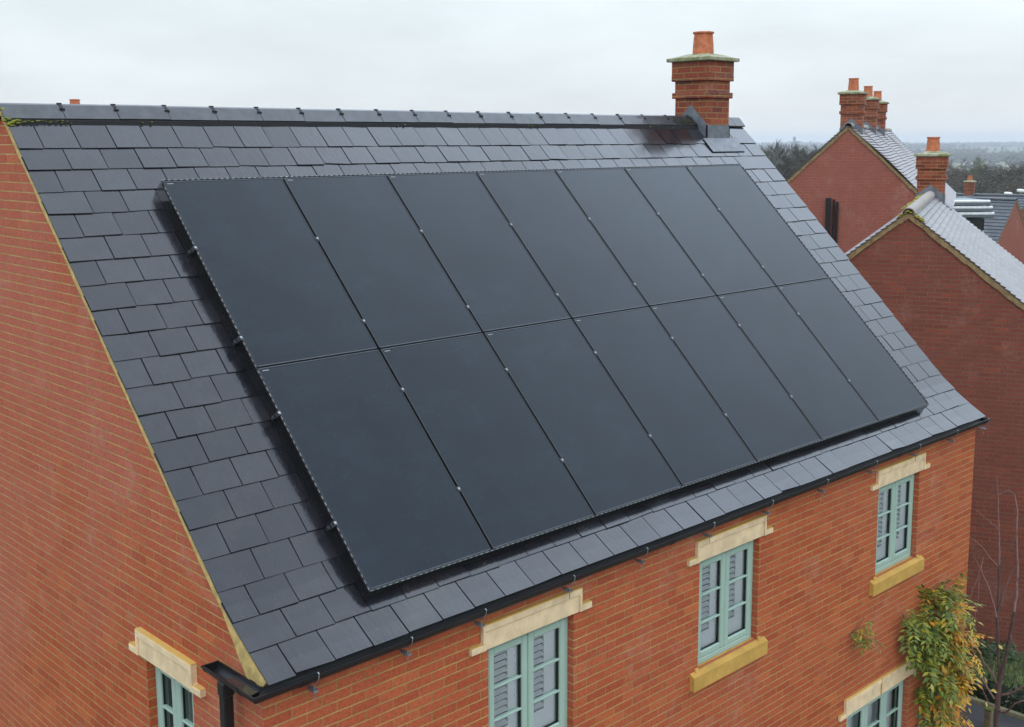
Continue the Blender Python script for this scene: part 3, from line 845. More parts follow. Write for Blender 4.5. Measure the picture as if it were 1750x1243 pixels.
# ------------------------------------------------------------------ solar array
PW, PH, GAP, HP = 1.1304, 1.9132, .020, .140
PX0, PS0, VG = .969, .0067, .012
def make_panel():
    p = thing('solar_panel', (0, 0, 0), None, 'solar panel', 'solar panels on the slate roof')
    f = MB(); t = .011; h = .035
    f.bbox((0, 0, -h), (t, PH, 0), .0015); f.bbox((PW - t, 0, -h), (PW, PH, 0), .0015)
    for y in (0, PH - t):
        e = MB(); e.bbox((t, y, -h), (PW - t, y + t, 0), .0015); e.build('frame_rail', M['pvrail'], p, inv=1)
    f.box((t, t, -h + .004), (PW - t, PH - t, -.012))
    f.build('frame', M['pvframe'], p, inv=1)
    g = MB(); g.add([(t, t, -.003), (PW - t, t, -.003), (PW - t, PH - t, -.003), (t, PH - t, -.003)], [(0, 1, 2, 3)])
    g.build('glass', M['pv'], p, inv=1)
    s = MB(); s.add([(.03, PH - .030, -.0022), (.085, PH - .030, -.0022), (.085, PH - .0245, -.0022), (.03, PH - .0245, -.0022)], [(0, 1, 2, 3)])
    s.build('serial_label', simple('faded_label', (.34, .35, .36), .6, var=.03), p, inv=1)
    return p
def clamp(parent, x, y, end=False):
    b = MB(); h = MB()
    if end:
        b.bbox((x - .032, y - .020, -.05), (x - .006, y + .020, -.012), .003)
        b.bbox((x - .026, y - .02, -.010), (x + .010, y + .02, .003), .002)
        b.box((x - .052, y - .014, -.07), (x - .032, y + .014, -.04))
        h.lathe([(.008, .003), (.010, .004), (.010, .010), (.005, .012)], (x - .012, y, 0), 10)
    else:
        b.bbox((x - .012, y - .022, -.03), (x + .012, y + .022, -.001), .002)
        b.bbox((x - .018, y - .022, 0.0006), (x + .018, y + .022, .004), .0015)
        h.lathe([(.008, .004), (.0105, .005), (.0105, .012), (.006, .015)], (x, y, 0), 10)
    c = b.build('clamp', M['clampdark'], parent, inv=1)
    h.build('bolt', M['steel'], c)
    return c
def place_panel(p, col, row):
    p.location = rp(PX0 + col * (PW + GAP), PS0 + row * (PH + VG), HP); p.rotation_euler = (AL, 0, 0)
ORD = ['first', 'second', 'third', 'fourth', 'fifth', 'sixth', 'last']
proto = make_panel()
RAILS = [3.122, 2.213, 1.504, .547]
for row in (0, 1):
    for col in range(7):
        if row == 0 and col == 0: p = proto
        else:
            p = proto.copy(); COL.objects.link(p)
            for ch in proto.children:
                if ch.name.startswith('clamp'): continue
                c = ch.copy(); COL.objects.link(c); c.parent = p
        place_panel(p, col, row)
        rn = 'upper' if row else 'lower'
        w = {0: 'at the left end of the %s row by the near gable', 6: 'at the right end of the %s row, far from the camera'}.get(col)
        p['label'] = ('black solar panel ' + w % rn) if w else 'black solar panel, %s from the left in the %s row of seven' % (ORD[col], rn)
i = 0
for p in [o for o in list(COL.objects) if o.name.startswith('solar_panel')]:
    row = 1 if p.location.z > .9 else 0
    col = round((p.location.x - PX0) / (PW + GAP))
    for s in RAILS:
        y = s - PS0 - row * (PH + VG)
        if 0 < y < PH:
            if col < 6: clamp(p, PW + GAP / 2, y)
            if col == 0: clamp(p, 0, y, True)
for i, s in enumerate(RAILS):
    b = MB()
    for (a, c) in ((.93, 9.07),):
        b.add([rp(x, s + q, h) for x in (a, c) for q, h in ((-.02, .065), (.02, .065), (.02, .104), (-.02, .104))],
              [(0, 1, 2, 3), (7, 6, 5, 4), (0, 4, 5, 1), (1, 5, 6, 2), (2, 6, 7, 3), (3, 7, 4, 0)])
    rl = b.build('mounting_rail', M['pvframe'])
    tag(rl, ['topmost black mounting rail, under the upper half of the upper panel row', 'second black mounting rail down, under the lower half of the upper panels',
             'third black mounting rail down, under the upper half of the lower panels', 'lowest black mounting rail, nearest the gutter, under the lower panels'][i], 'mounting rail', 'rails carrying the solar panels')
    hk = MB()
    for k in range(8):
        x = 1.1 + k * 1.12
        hk.add([rp(xx, ss_, h) for xx in (x - .03, x + .03) for ss_, h in ((s - .03, .008), (s + .03, .008), (s + .02, .0645), (s - .02, .0645))],
               [(0, 1, 2, 3), (7, 6, 5, 4), (0, 4, 5, 1), (1, 5, 6, 2), (2, 6, 7, 3), (3, 7, 4, 0)])
    hk.build('roof_hook', M['pvframe'], rl)
# wire guard round the array against birds
def bird_guard():
    g = thing('bird_guard', rp(PX0, 0, 0), 'black wire bird guard with glinting clips round the edge of the solar array', 'bird guard')
    x0, x1 = PX0 - .006, PX0 + 7 * PW + 6 * GAP + .006; s0, s1 = PS0 - .006, PS0 + 2 * PH + VG + .006
    w = MB(); r = .0014
    def wire(a, b, rad=r):
        w.tube([a, b], rad, 4, False)
    edges = [((x0, s0), (x0, s1)), ((x0, s0), (x1, s0)), ((x1, s0), (x1, s1)), ((x0, s1), (x1, s1))]
    for (a, b) in edges:
        L = math.hypot(b[0] - a[0], b[1] - a[1]); n = int(L / .018)
        dx, ds = (b[0] - a[0]) / n, (b[1] - a[1]) / n
        ox = -.012 if a[0] == b[0] == x0 else (.012 if a[0] == b[0] else 0); os_ = 0 if a[0] == b[0] else (-.012 if a[1] == s0 else .012)
        for k in range(n + 1):
            px, ps = a[0] + dx * k, a[1] + ds * k
            wire(rp(px + ox, ps + os_, .004), rp(px, ps, HP - .006))
        for h in (.015, .035, .055, .075, .095, .115, .132):
            f = 1 - h / HP
            wire(rp(a[0] + ox * f, a[1] + os_ * f, h), rp(b[0] + ox * f, b[1] + os_ * f, h))
    w.build('wire_mesh', M['wire'], g)
    c = MB(); d = MB(); rnd = random.Random(2)
    for ei, (a, b) in enumerate(edges):
        L = math.hypot(b[0] - a[0], b[1] - a[1]); n = int(L / .0535)
        ux, us = (b[0] - a[0]) / L, (b[1] - a[1]) / L
        sgn = -1 if ei in (0, 1) else 1
        nx, ns = (sgn, 0) if a[0] == b[0] else (0, sgn)
        for k in range(n):
            t0 = k * .0535 + rnd.uniform(-.003, .003); t1 = t0 + .028
            for (mm, q0, q1, hh) in ((c, t0, t1, .0035), (d, t1 + .001, t0 + .0525, .0055)):
                pts = []
                for h in (HP - .006, HP + hh):
                    for (o, t) in ((.001, q0), (.001, q1), (.006, q1), (.006, q0)):
                        pts.append(rp(a[0] + ux * t + nx * o, a[1] + us * t + ns * o, h))
                mm.add(pts, [(0, 3, 2, 1), (4, 5, 6, 7), (0, 1, 5, 4), (1, 2, 6, 5), (2, 3, 7, 6), (3, 0, 4, 7)])
    tag(c.build('edge_clips', M['clip'], g), kind='stuff'); tag(d.build('edge_trim', M['wire'], g), kind='stuff')
bird_guard()

# ------------------------------------------------------------------ neighbouring houses
def frame_at(p, bearing):
    """local x = ridge direction (away), y = across to the left, z up"""
    b = R_(bearing); r = Vector((math.sin(b), math.cos(b), 0)); g = Vector((-math.cos(b), math.sin(b), 0))
    return Matrix(((r.x, g.x, 0, p[0]), (r.y, g.y, 0, p[1]), (0, 0, 1, p[2]), (0, 0, 0, 1)))
def gable_house(root, T, length, hw, pitch, ground, wallmat, tilemat, vergemat, ridgemat, gauge=.1, ov=.04, back_ov=.1, wave=.0, seed=1, ridge_tiles=8, rtl=.45, eave_ov=.2):
    """T: origin at the near apex (underside of the tiles), x along the ridge away from the camera"""
    rnd = random.Random(seed); tp = math.tan(R_(pitch)); cp, sp = math.cos(R_(pitch)), math.sin(R_(pitch))
    zg = ground - T.translation.z
    mb = MB()
    ze = -hw * tp
    for x, rev in ((0, False), (length, True)):
        q = [(x, -hw, zg), (x, hw, zg), (x, hw, ze), (x, 0, 0), (x, -hw, ze)]
        mb.add(q, [(0, 1, 2, 3, 4)] if rev else [(4, 3, 2, 1, 0)], T)
    for y, rev in ((-hw, False), (hw, True)):
        q = [(0, y, zg), (length, y, zg), (length, y, ze), (0, y, ze)]
        mb.add(q, [(0, 1, 2, 3)] if not rev else [(3, 2, 1, 0)], T)
    mb.build('wall', wallmat, root)
    rf = MB(); SL = (hw + eave_ov) / cp; nrow = int(SL / gauge) + 1
    nx = 14 if wave else 1
    for side in (-1, 1):
        for r in range(nrow):
            s0 = r * gauge; s1 = min(SL, s0 + gauge)
            for k in range(nx):
                xa = -ov + (length + ov + back_ov) * k / nx; xb = -ov + (length + ov + back_ov) * (k + 1) / nx
                def pt(x, s, h):
                    h += wave * math.sin(x * 1.3 + s * .8) + wave * .7 * math.sin(x * 3.1 + s * 2.1 + side)
                    return (x, side * (s * cp + h * sp), -s * sp + h * cp)
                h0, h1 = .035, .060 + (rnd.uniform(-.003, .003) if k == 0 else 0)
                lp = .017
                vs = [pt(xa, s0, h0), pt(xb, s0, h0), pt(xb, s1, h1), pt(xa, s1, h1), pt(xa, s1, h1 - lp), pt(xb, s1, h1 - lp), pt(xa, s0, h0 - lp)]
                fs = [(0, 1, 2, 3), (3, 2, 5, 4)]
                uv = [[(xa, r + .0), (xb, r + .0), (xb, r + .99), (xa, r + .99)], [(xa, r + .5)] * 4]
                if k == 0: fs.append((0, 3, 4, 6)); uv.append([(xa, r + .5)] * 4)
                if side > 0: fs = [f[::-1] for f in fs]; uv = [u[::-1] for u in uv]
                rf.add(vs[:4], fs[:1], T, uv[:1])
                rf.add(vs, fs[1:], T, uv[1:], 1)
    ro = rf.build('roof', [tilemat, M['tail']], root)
    # verge mortar under the tile edge
    vm = MB()
    for side in (-1, 1):
        n = int(SL / .2)
        for k in range(n):
            a, b = k * SL / n, (k + 1) * SL / n
            j0, j1 = -.045 + rnd.uniform(-.012, .012), -.045 + rnd.uniform(-.012, .012)
            f = lambda s, h, x: (x, side * (s * cp + h * sp), -s * sp + h * cp)
            vs = [f(a, j0, -.03), f(b, j1, -.03), f(b, .03, -.03), f(a, .03, -.03), f(a, j0, .01), f(b, j1, .01)]
            fs = [(0, 1, 2, 3), (0, 4, 5, 1)]
            if side < 0: fs = [q[::-1] for q in fs]
            vm.add(vs, fs, T)
    vm.build('verge_strip', vergemat, root)
    # ridge tiles, half round
    x = -ov - .01
    for k in range(ridge_tiles):
        x1 = x + (rtl if k < ridge_tiles - 1 else length + back_ov - x)
        t = MB(); n = 10; r0 = .105; vs = []
        zc = .055
        for xx, rr in ((x, r0), (x1 - .006, r0)):
            for i in range(n + 1):
                a = math.pi * i / n; vs.append((xx, rr * math.cos(a), zc - .045 + .10 * math.sin(a)))
            for i in range(n + 1):
                a = math.pi * i / n; vs.append((xx, (rr - .015) * math.cos(a), zc - .045 + .085 * math.sin(a)))
        m_ = 2 * (n + 1); fs = []
        for i in range(n):
            fs += [(i, i + m_, i + m_ + 1, i + 1), (n+1+i, n+2+i, n+2+i+m_, n+1+i+m_), (i, i+1, n+2+i, n+1+i), (m_+i, m_+n+1+i, m_+n+2+i, m_+i+1)]
        t.add(vs, fs, T); o = t.build('ridge_tile', ridgemat, ro); auto_smooth(o, 50)
        x = x1
    return ro

# house B: brick gable just beyond the near house
pB = (14.171, 2.936, 1.935)
TB = frame_at(pB, 66.24)
hB = thing('brick_house', (pB[0], pB[1], G), 'red brick house beside the lawn with pale clay tiles and a lichened ridge, one chimney', 'house')
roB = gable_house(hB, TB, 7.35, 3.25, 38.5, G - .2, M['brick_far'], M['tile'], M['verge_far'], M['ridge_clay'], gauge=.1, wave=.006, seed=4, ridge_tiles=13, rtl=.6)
make_chimney(hB, TB @ Matrix.Translation((6.95, 0, .05)), .56, .56, math.tan(R_(38.5)), low=.5, sc=1.05)
lc = MB(); rnd = random.Random(8)
for k in range(150):
    x = rnd.uniform(-.06, .12) if k < 90 else rnd.uniform(0, 5.5); y = rnd.uniform(-.25, .16) if k < 90 else rnd.uniform(.05, .12)
    z = .06 - abs(y) * .7 + rnd.uniform(-.01, .03) if k < 90 else .085
    if k < 90: z = max(z, .02 - abs(y) * .8) - .01
    rr = rnd.uniform(.012, .035)
    bm = bmesh.new(); bmesh.ops.create_icosphere(bm, subdivisions=1, radius=rr)
    vs = [v.co.copy() for v in bm.verts]; fs = [[v.index for v in f.verts] for f in bm.faces]; bm.free()
    lc.add([Vector((p.x * (1 if k < 90 else 2.5), p.y, p.z * .5)) + Vector((x, y, z)) for p in vs], fs, TB)
lc.build('lichen', simple('yellow_lichen', (.27, .235, .03), .95, var=.4, scale=30), roB, smooth=True)['kind'] = 'stuff'

# house C: long row with three chimneys
dC = (Vector((26.479, 11.265, 3.505)) - CAM) * (30 / 33)
pC = CAM + dC
TC = frame_at(pC, 65)
hC = thing('terraced_row', (pC.x, pC.y, G), 'tall brick gable of a long tiled row with three chimneys in line', 'house')
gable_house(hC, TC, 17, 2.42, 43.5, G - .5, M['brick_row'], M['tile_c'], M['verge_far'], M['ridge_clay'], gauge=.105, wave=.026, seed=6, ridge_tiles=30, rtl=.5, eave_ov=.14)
for t, sc in ((1.0, 1.08), (5.9, 1.08), (9.9, 1.08)):
    make_chimney(hC, TC @ Matrix.Translation((t, 0, .04)), .56, .56, math.tan(R_(43.5)), low=.6, sc=sc)
pp = MB()
zt = -2.02 * 30 / 33
pp.bbox((-.13, .36, zt - 1.9), (-.005, .49, zt), .01, TC)
for y, dz, r in ((.285, -.04, .028), (.20, -.10, .034)):
    pp.tube([TC @ Vector((-.05, y, zt + dz)), TC @ Vector((-.05, y, zt - 3))], r, 8)
pp.bbox((-.10, .16, zt - .30), (-.005, .24, zt - .24), .005, TC)
pp.build('vent_pipe', M['gutter'], hC)

def at_px(u, v, depth):
    return CAM + FWD * depth + RIGHT * ((u - 881.4) / 1977.4 * depth) + UP * (-(v - 540.1) / 1977.4 * depth)

# group D: slate roofs beyond, with a brick gable and a dormer
def lateral(u_bear):
    b = R_(u_bear); return Vector((math.sin(b), math.cos(b), 0))
A = Vector((54.878, 18.324, .10))
TD = frame_at(A, 67.3 + 180 + 90 + 22)       # ridge runs off to the left
hD = thing('slate_house', (A.x, A.y, G - 2), 'distant house with blue slate roof and a steep pinkish brick gable', 'house')
gable_house(hD, TD, 9, 3.0, 46, G - 3, M['brick_row'], M['slate_far'], M['verge_far'], M['ridge'], gauge=.22, seed=12, ridge_tiles=14, rtl=.5)
A2 = Vector((63.9, 20.8, -.10))
TD2 = frame_at(A2, 67.3 + 270 + 4)
hD2 = thing('slate_house', (A2.x, A2.y, G - 2), 'low dark slate house behind the dormer, with a small orange chimney pot', 'house')
gable_house(hD2, TD2, 4.75, 3.4, 42, G - 3, M['brick_row'], M['slate_far'], M['verge_far'], M['ridge'], gauge=.22, seed=14, ridge_tiles=10, rtl=.5)
make_chimney(hD2, TD2 @ Matrix.Translation((3.75, 0, .05)), .52, .5, math.tan(R_(42)), low=.6, sc=.95)
A3 = at_px(1764, 346, 61.5)
TD3 = frame_at(A3, 76)
hD3 = thing('slate_house', (A3.x, A3.y, G - 2), 'distant brick gable cut by the right edge of the view', 'house')
gable_house(hD3, TD3, 6, 2.6, 40, G - 3, M['brick_row'], M['slate_far'], M['verge_far'], M['ridge'], gauge=.22, seed=15, ridge_tiles=8, rtl=.5)

# dormer with three stacked metal eaves
P1 = Vector((46.073, 15.655, .542)); P0 = Vector((43.6, 17.95, .549))
dl = (P0 - P1); Ld = dl.length; dl.normalize(); back = Vector((dl.y, -dl.x, 0)); 
if back.dot(FWD) < 0: back = -back
TDm = Matrix(((dl.x, back.x, 0, P1.x), (dl.y, back.y, 0, P1.y), (0, 0, 1, 0), (0, 0, 0, 1)))
dm = thing('dormer_house', (P1.x, P1.y, G - 2), 'slate house with a white dormer under three stacked silver metal eaves', 'house')
mb = MB()
mb.box((0.35, .25, -5), (Ld + 1.5, 3.6, -.36), TDm)
mb.build('wall', simple('dormer_dark', (.03, .032, .036), .7), dm)
for k, (zt_, ex) in enumerate(((.50, .10), (.24, .0), (-.02, -.05))):
    b = MB()
    b.prism([(-.02 - .06 * k, zt_ - .20), (-.08 - .06 * k, zt_ - .17), (-.08 - .06 * k, zt_ - .02), (-.05 - .06 * k, zt_), (.06 - .06 * k, zt_ + .02), (2.6, zt_ + .02), (2.6, zt_ - .2)], ex, Ld + 1.2, TDm, 'x')
    b.build('metal_eave', simple('silver_sheet', (.12, .14, .16), .4, metal=.2), dm)
    h = MB(); h.prism([(-.085 - .06 * k, zt_ - .05), (-.085 - .06 * k, zt_ + .025), (.02 - .06 * k, zt_ + .045), (.02 - .06 * k, zt_ + .02)], ex - .01, Ld + 1.2, TDm, 'x')
    h.build('bright_edge', simple('bright_edge', (.78, .80, .80), .3, metal=.0), dm)
b = MB(); b.box((.25, .05, -.78), (Ld + 1.0, 2.4, -.26), TDm); b.build('fascia', M['gutter'], dm)
b = MB()
for x in (.20, .95, 1.7): b.box((x, .18, -1.9), (x + .07, .26, -.781), TDm)
b.box((.271, .185, -1.35), (2.2, .245, -1.30), TDm)
wf = b.build('window', M['white'], dm)
b = MB(); b.add([(.24, .248, -1.9), (2.4, .248, -1.9), (2.4, .248, -.79), (.24, .248, -.79)], [(0, 1, 2, 3)], TDm)
b.build('pane', simple('grey_pane', (.16, .20, .21), .15, var=.3, scale=2), wf)

# house behind the ridge: only the tip of its pot is seen
pE = CAM + (Vector((9.795, 24.643, 4.187)) - CAM)
TE = frame_at((pE.x, pE.y + 0.0, pE.z - 1.16), 60)
hE = thing('brick_house', (pE.x, pE.y, G), 'house hidden behind the near ridge, only its clay chimney pot showing', 'house')
gable_house(hE, TE @ Matrix.Translation((-3, 0, 0)), 9, 3.2, 42, G - .2, M['brick_row'], M['tile'], M['verge_far'], M['ridge_clay'], seed=21, gauge=.2, ridge_tiles=6)
make_chimney(hE, TE @ Matrix.Translation((0, 0, .12)), .5, .5, math.tan(R_(42)), low=.6)

# street lamps
for (p, lab) in ((Vector((71.684, 25.902, -.423)), 'left of two white street lamp heads above the slate ridge'), (Vector((72.305, 25.343, -.239)), 'right-hand white street lamp with its grey pole above the slate ridge')):
    t = thing('street_lamp', (p.x, p.y, tz(p)), lab, 'street lamp', 'street lamps beyond the slate roofs')
    b = MB(); b.tube([(p.x, p.y, tz(p)), (p.x, p.y, p.z)], [.07, .045], 8); b.build('pole', M['galv'], t)
    b = MB(); q = Matrix.Translation(p) @ Matrix.Rotation(R_(35), 4, 'Z'); b.bbox((-.55, -.16, -.03), (.55, .16, .16), .05, q); b.build('lamp_head', M['white'], t)

# pylon far away
def pylon():
    p = Vector((521.7, 330.9, 0)); zt_ = 4.8; zb_ = tz(p)
    t = thing('pylon', (p.x, p.y, zb_), 'faint lattice electricity pylon above the far trees', 'pylon')
    b = MB(); H = zt_ - zb_
    w = lambda f: 2.6 * (1 - f) ** 1.3 + .35
    lv = [i / 9 for i in range(10)]
    c = [(-1, -1), (1, -1), (1, 1), (-1, 1)]
    for i in range(9):
        for k in range(4):
            a = Vector((p.x + c[k][0] * w(lv[i]), p.y + c[k][1] * w(lv[i]), zb_ + H * lv[i])); d = Vector((p.x + c[k][0] * w(lv[i+1]), p.y + c[k][1] * w(lv[i+1]), zb_ + H * lv[i+1]))
            k2 = (k + 1) % 4; e = Vector((p.x + c[k2][0] * w(lv[i+1]), p.y + c[k2][1] * w(lv[i+1]), zb_ + H * lv[i+1]))
            b.tube([a, d], .10, 4, False); b.tube([a, e], .07, 4, False)
    b.build('tower', M['galv'], t)
    b = MB()
    for f, l in ((.62, 4.2), (.76, 5.2), (.88, 3.6)):
        z = zb_ + H * f; b.tube([p + Vector((-l * .72, l * .69, z)), p + Vector((l * .72, -l * .69, z))], .14, 4)
    b.build('cross_arm', M['galv'], t)
    d = Vector((.70, -.71, 0)); 
    b = MB()
    for f, l in ((.62, 4.2), (.76, 5.2)):
        z = zb_ + H * f - 1
        for sg in (-1, 1):
            o = p + Vector((-l * .72, l * .69, 0)) * sg
            pts = [o + d * (x) + Vector((0, 0, z - 5 + 5 * (x / 150) ** 2 if x >= 0 else z)) for x in (150, 112, 75, 37, 0)]
            pts = [o + Vector((.45, -.89, 0)) * x + Vector((0, 0, z - 9 * (1 - ((x - 150) / 150) ** 2))) for x in (0, 50, 100, 150, 200, 250, 300)]
            b.tube(pts, .045, 3, False)
    b.build('power_line', M['galv'], t)
pylon()

# woods and hedgerows on the far slopes: a carpet of crowns
def far_woods():
    rnd = random.Random(91); vs = []; fs = []
    def dens(x, y):
        return math.sin(x / 173 + 1.3 * math.sin(y / 240)) + math.sin(y / 131 + 1.1 * math.sin(x / 97)) + .8 * math.sin((x + y) / 61)
    n_ = 0
    for _ in range(60000):
        if n_ > 10500: break
        th = R_(rnd.uniform(50, 76) if rnd.random() < .65 else rnd.uniform(5, 120)); r = 380 + 3250 * rnd.random() ** 1.1
        x, y = r * math.sin(th), r * math.cos(th)
        dd = dens(x, y)
        if dd < .95 and not (abs((x * .6 + y * .8) % 210 - 105) < 5 and rnd.random() < .8): continue
        n_ += 1
        z = terrain_z(r, th); h = rnd.uniform(4, 9) * (1 if dd > .95 else .6); w = h * rnd.uniform(.45, .8)
        n0 = len(vs); k = 6
        for i, (f, g_) in enumerate(((0, .75), (.45, 1.0), (.8, .62))):
            for q in range(k):
                a = 6.283 * q / k + i * .5; rr = w * g_ * rnd.uniform(.75, 1.25)
                vs.append((x + rr * math.cos(a), y + rr * math.sin(a), z - .5 + h * f * rnd.uniform(.9, 1.1)))
        vs.append((x, y, z + h))
        for i in range(2):
            for q in range(k): fs.append((n0 + i*k + q, n0 + i*k + (q+1) % k, n0 + (i+1)*k + (q+1) % k, n0 + (i+1)*k + q))
        for q in range(k): fs.append((n0 + 2*k + q, n0 + 2*k + (q+1) % k, n0 + 3*k))
    me = bpy.data.meshes.new('far_woods'); me.from_pydata(vs, [], fs); me.update()
    me.materials.append(leaf_mat('far_wood', [(.028, .032, .022), (.045, .043, .03), (.05, .042, .034), (.035, .045, .025)], .95))
    o = bpy.data.objects.new('far_woods', me); COL.objects.link(o)
    tag(o, 'blue hazy woods and hedgerows on the distant hillside', 'woods', kind='stuff')

# white farm buildings on the far slope
pf = CAM + (FWD + RIGHT * ((1622 - 881) / 1977.4) + UP * ((540 - 262) / 1977.4)).normalized() * 1350
zf = tz(pf)
fb = thing('farm_building', (pf.x, pf.y, zf), 'long low white building far off on the blue hillside', 'building')
TF_ = Matrix.Translation((pf.x, pf.y, zf)) @ Matrix.Rotation(R_(-45), 4, 'Z')
b = MB(); b.box((-9, -3, -1), (3, 3, 2.0), TF_); b.box((5, -3, -1), (10, 3, 1.8), TF_); b.build('wall', M['white'], fb)
b = MB(); b.prism([(-3.3, 2.0), (3.3, 2.0), (0, 3.4)], -9.3, 3.3, TF_, 'x'); b.prism([(-3.3, 1.8), (3.3, 1.8), (0, 3.0)], 4.7, 10.3, TF_, 'x'); b.build('roof', M['white'], fb)

# ------------------------------------------------------------------ garden by the far house
def leaf_cloud(mb, boxes, n, size, rnd, flat=.5):
    for _ in range(n):
        a, b_ = rnd.choice(boxes)
        c = Vector([rnd.uniform(a[i], b_[i]) for i in range(3)])
        d = Vector((rnd.gauss(0, 1), rnd.gauss(0, 1), rnd.gauss(0, flat))).normalized(); e = d.orthogonal().normalized()
        e = (e * math.cos(rnd.uniform(0, 6.28)) + d.cross(e) * math.sin(rnd.uniform(0, 6.28)))
        s = size * rnd.uniform(.6, 1.4)
        mb.add([c - d * s, c + e * s * .45, c + d * s, c - e * s * .45], [(0, 1, 2, 3)])
def leaf_mat(name, cols, rough=.5, transl=.25):
    mt, nd, lk, b = newmat(name)
    geo = nd.new('ShaderNodeNewGeometry'); cr = nd.new('ShaderNodeValToRGB'); lk.new(geo.outputs['Random Per Island'], cr.inputs[0])
    els = cr.color_ramp.elements
    while len(els) < len(cols): els.new(.5)
    for i, c in enumerate(cols): els[i].position = i / (len(cols) - 1); els[i].color = (*c, 1)
    lk.new(cr.outputs[0], b.inputs['Base Color']); b.inputs['Roughness'].default_value = rough
    return mt
far_woods()
M['hedge'] = leaf_mat('hedge_leaf', [(.012, .022, .010), (.02, .035, .014), (.03, .05, .016)])
M['grass'] = leaf_mat('grass_blade', [(.045, .11, .018), (.08, .15, .022), (.14, .15, .025), (.06, .10, .02)])
M['bed'] = leaf_mat('bed_leaf', [(.02, .05, .010), (.035, .075, .014), (.02, .045, .010)])
rnd = random.Random(31)
gB = Vector((TB[0][1], TB[1][1], 0)); rB = Vector((TB[0][0], TB[1][0], 0)); oB = Vector((pB[0], pB[1], 0))
hd = MB(); leaf_cloud(hd, [((12.84, -6, G), (13.25, 4, G + .28))], 5200, .045, rnd, 1)
hd.box((12.9, -6, G), (13.18, 4, G + .2))
tag(hd.build('low_hedge', M['hedge'], uv=False), 'low dark clipped hedge along the kerb of the driveway', 'hedge')
gr = MB()
for k in range(16000):
    y = rnd.uniform(-5, 3.5); x = rnd.uniform(13.25, 16.0)
    if (Vector((x, y, 0)) - oB).dot(rB) > -.35: continue
    a = rnd.uniform(0, 6.28); h = rnd.uniform(.03, .08); w = .012
    mb_ = Vector((x, y, G)); d = Vector((math.cos(a), math.sin(a), 0))
    gr.add([mb_ - d * w, mb_ + d * w, mb_ + Vector((-d.y * .03, d.x * .03, h))], [(0, 1, 2)])
tag(gr.build('grass', M['grass'], uv=False), 'mossy green lawn between hedge and brick wall', 'grass', kind='stuff')
bd = MB()
for k in range(3400):
    t = rnd.uniform(-2, 5); q = rnd.uniform(-.5, -.06)
    c = oB + gB * t + rB * q; z = G + rnd.uniform(0, .18)
    d = Vector((rnd.gauss(0, 1), rnd.gauss(0, 1), rnd.gauss(0, .6))).normalized(); e = d.orthogonal().normalized(); s = .045
    p0 = Vector((c.x, c.y, z)); bd.add([p0 - d * s, p0 + e * s * .4, p0 + d * s, p0 - e * s * .4], [(0, 1, 2, 3)])
tag(bd.build('ground_cover', M['bed'], uv=False), 'dark green ground cover at the foot of the brick gable', 'plants', kind='stuff')
# short post in the driveway
bp = Vector((12.10, .28, G))
t = thing('bollard', bp, 'short wooden post with a mossy top beside the bare tree', 'post')
b = MB(); b.bbox((bp.x - .05, bp.y - .05, G), (bp.x + .05, bp.y + .05, G + .30), .012); b.build('post', simple('old_wood', (.14, .11, .055), .9, var=.4), t)
b = MB(); b.bbox((bp.x - .058, bp.y - .058, G + .301), (bp.x + .058, bp.y + .058, G + .34), .014); b.build('mossy_top', simple('post_moss', (.09, .10, .02), .95, var=.4, scale=30), t)

# ------------------------------------------------------------------ bare young tree
tb = Vector((11.52, -.10, G))
tree = thing('bare_tree', tb, 'slim leafless young tree in front of the brick gable', 'tree')
D0 = 15.95
def br(px, r0, r1, dd=0.0, d1=None):
    n = len(px); return [at_px(u, v, D0 + dd + ((d1 or dd) - dd) * i / max(1, n - 1)) for i, (u, v) in enumerate(px)], [r0 + (r1 - r0) * i / (n - 1) for i in range(n)]
tr = MB(); tw = MB()
def addb(mb_, px, r0, r1, d0=0, d1=None):
    p, r = br(px, r0, r1, d0, d0 if d1 is None else d1); mb_.tube(p, r, 7)
def twist(px, k=4, jit=1.2):
    """round off a polyline and add small natural wobble"""
    rn = random.Random(int(px[0][0] * 7 + px[-1][1])); out_ = []
    for (a, b_), (c, d) in zip(px[:-1], px[1:]):
        for i in range(k):
            f = i / k; out_.append((a + (c - a) * f + rn.uniform(-jit, jit) * .5, b_ + (d - b_) * f + rn.uniform(-jit, jit) * .5))
    return out_ + [px[-1]]
tr.tube([tb + Vector((-.01, 0, -.1)), tb + Vector((0, 0, .1)), at_px(1703, 1240, D0), at_px(1705, 1200, D0), at_px(1708, 1162, D0)], [.055, .044, .038, .036, .033], 9)
addb(tr, twist([(1708, 1162), (1706, 1120), (1704, 1055), (1706, 1030), (1708, 965)]), .024, .014, 0, .1)
addb(tr, twist([(1708, 1164), (1719, 1122), (1727, 1080), (1733, 1045)]), .028, .019, 0, -.2)
tr.build('trunk', simple('young_bark', (.085, .05, .04), .8, var=.35, scale=20), tree)
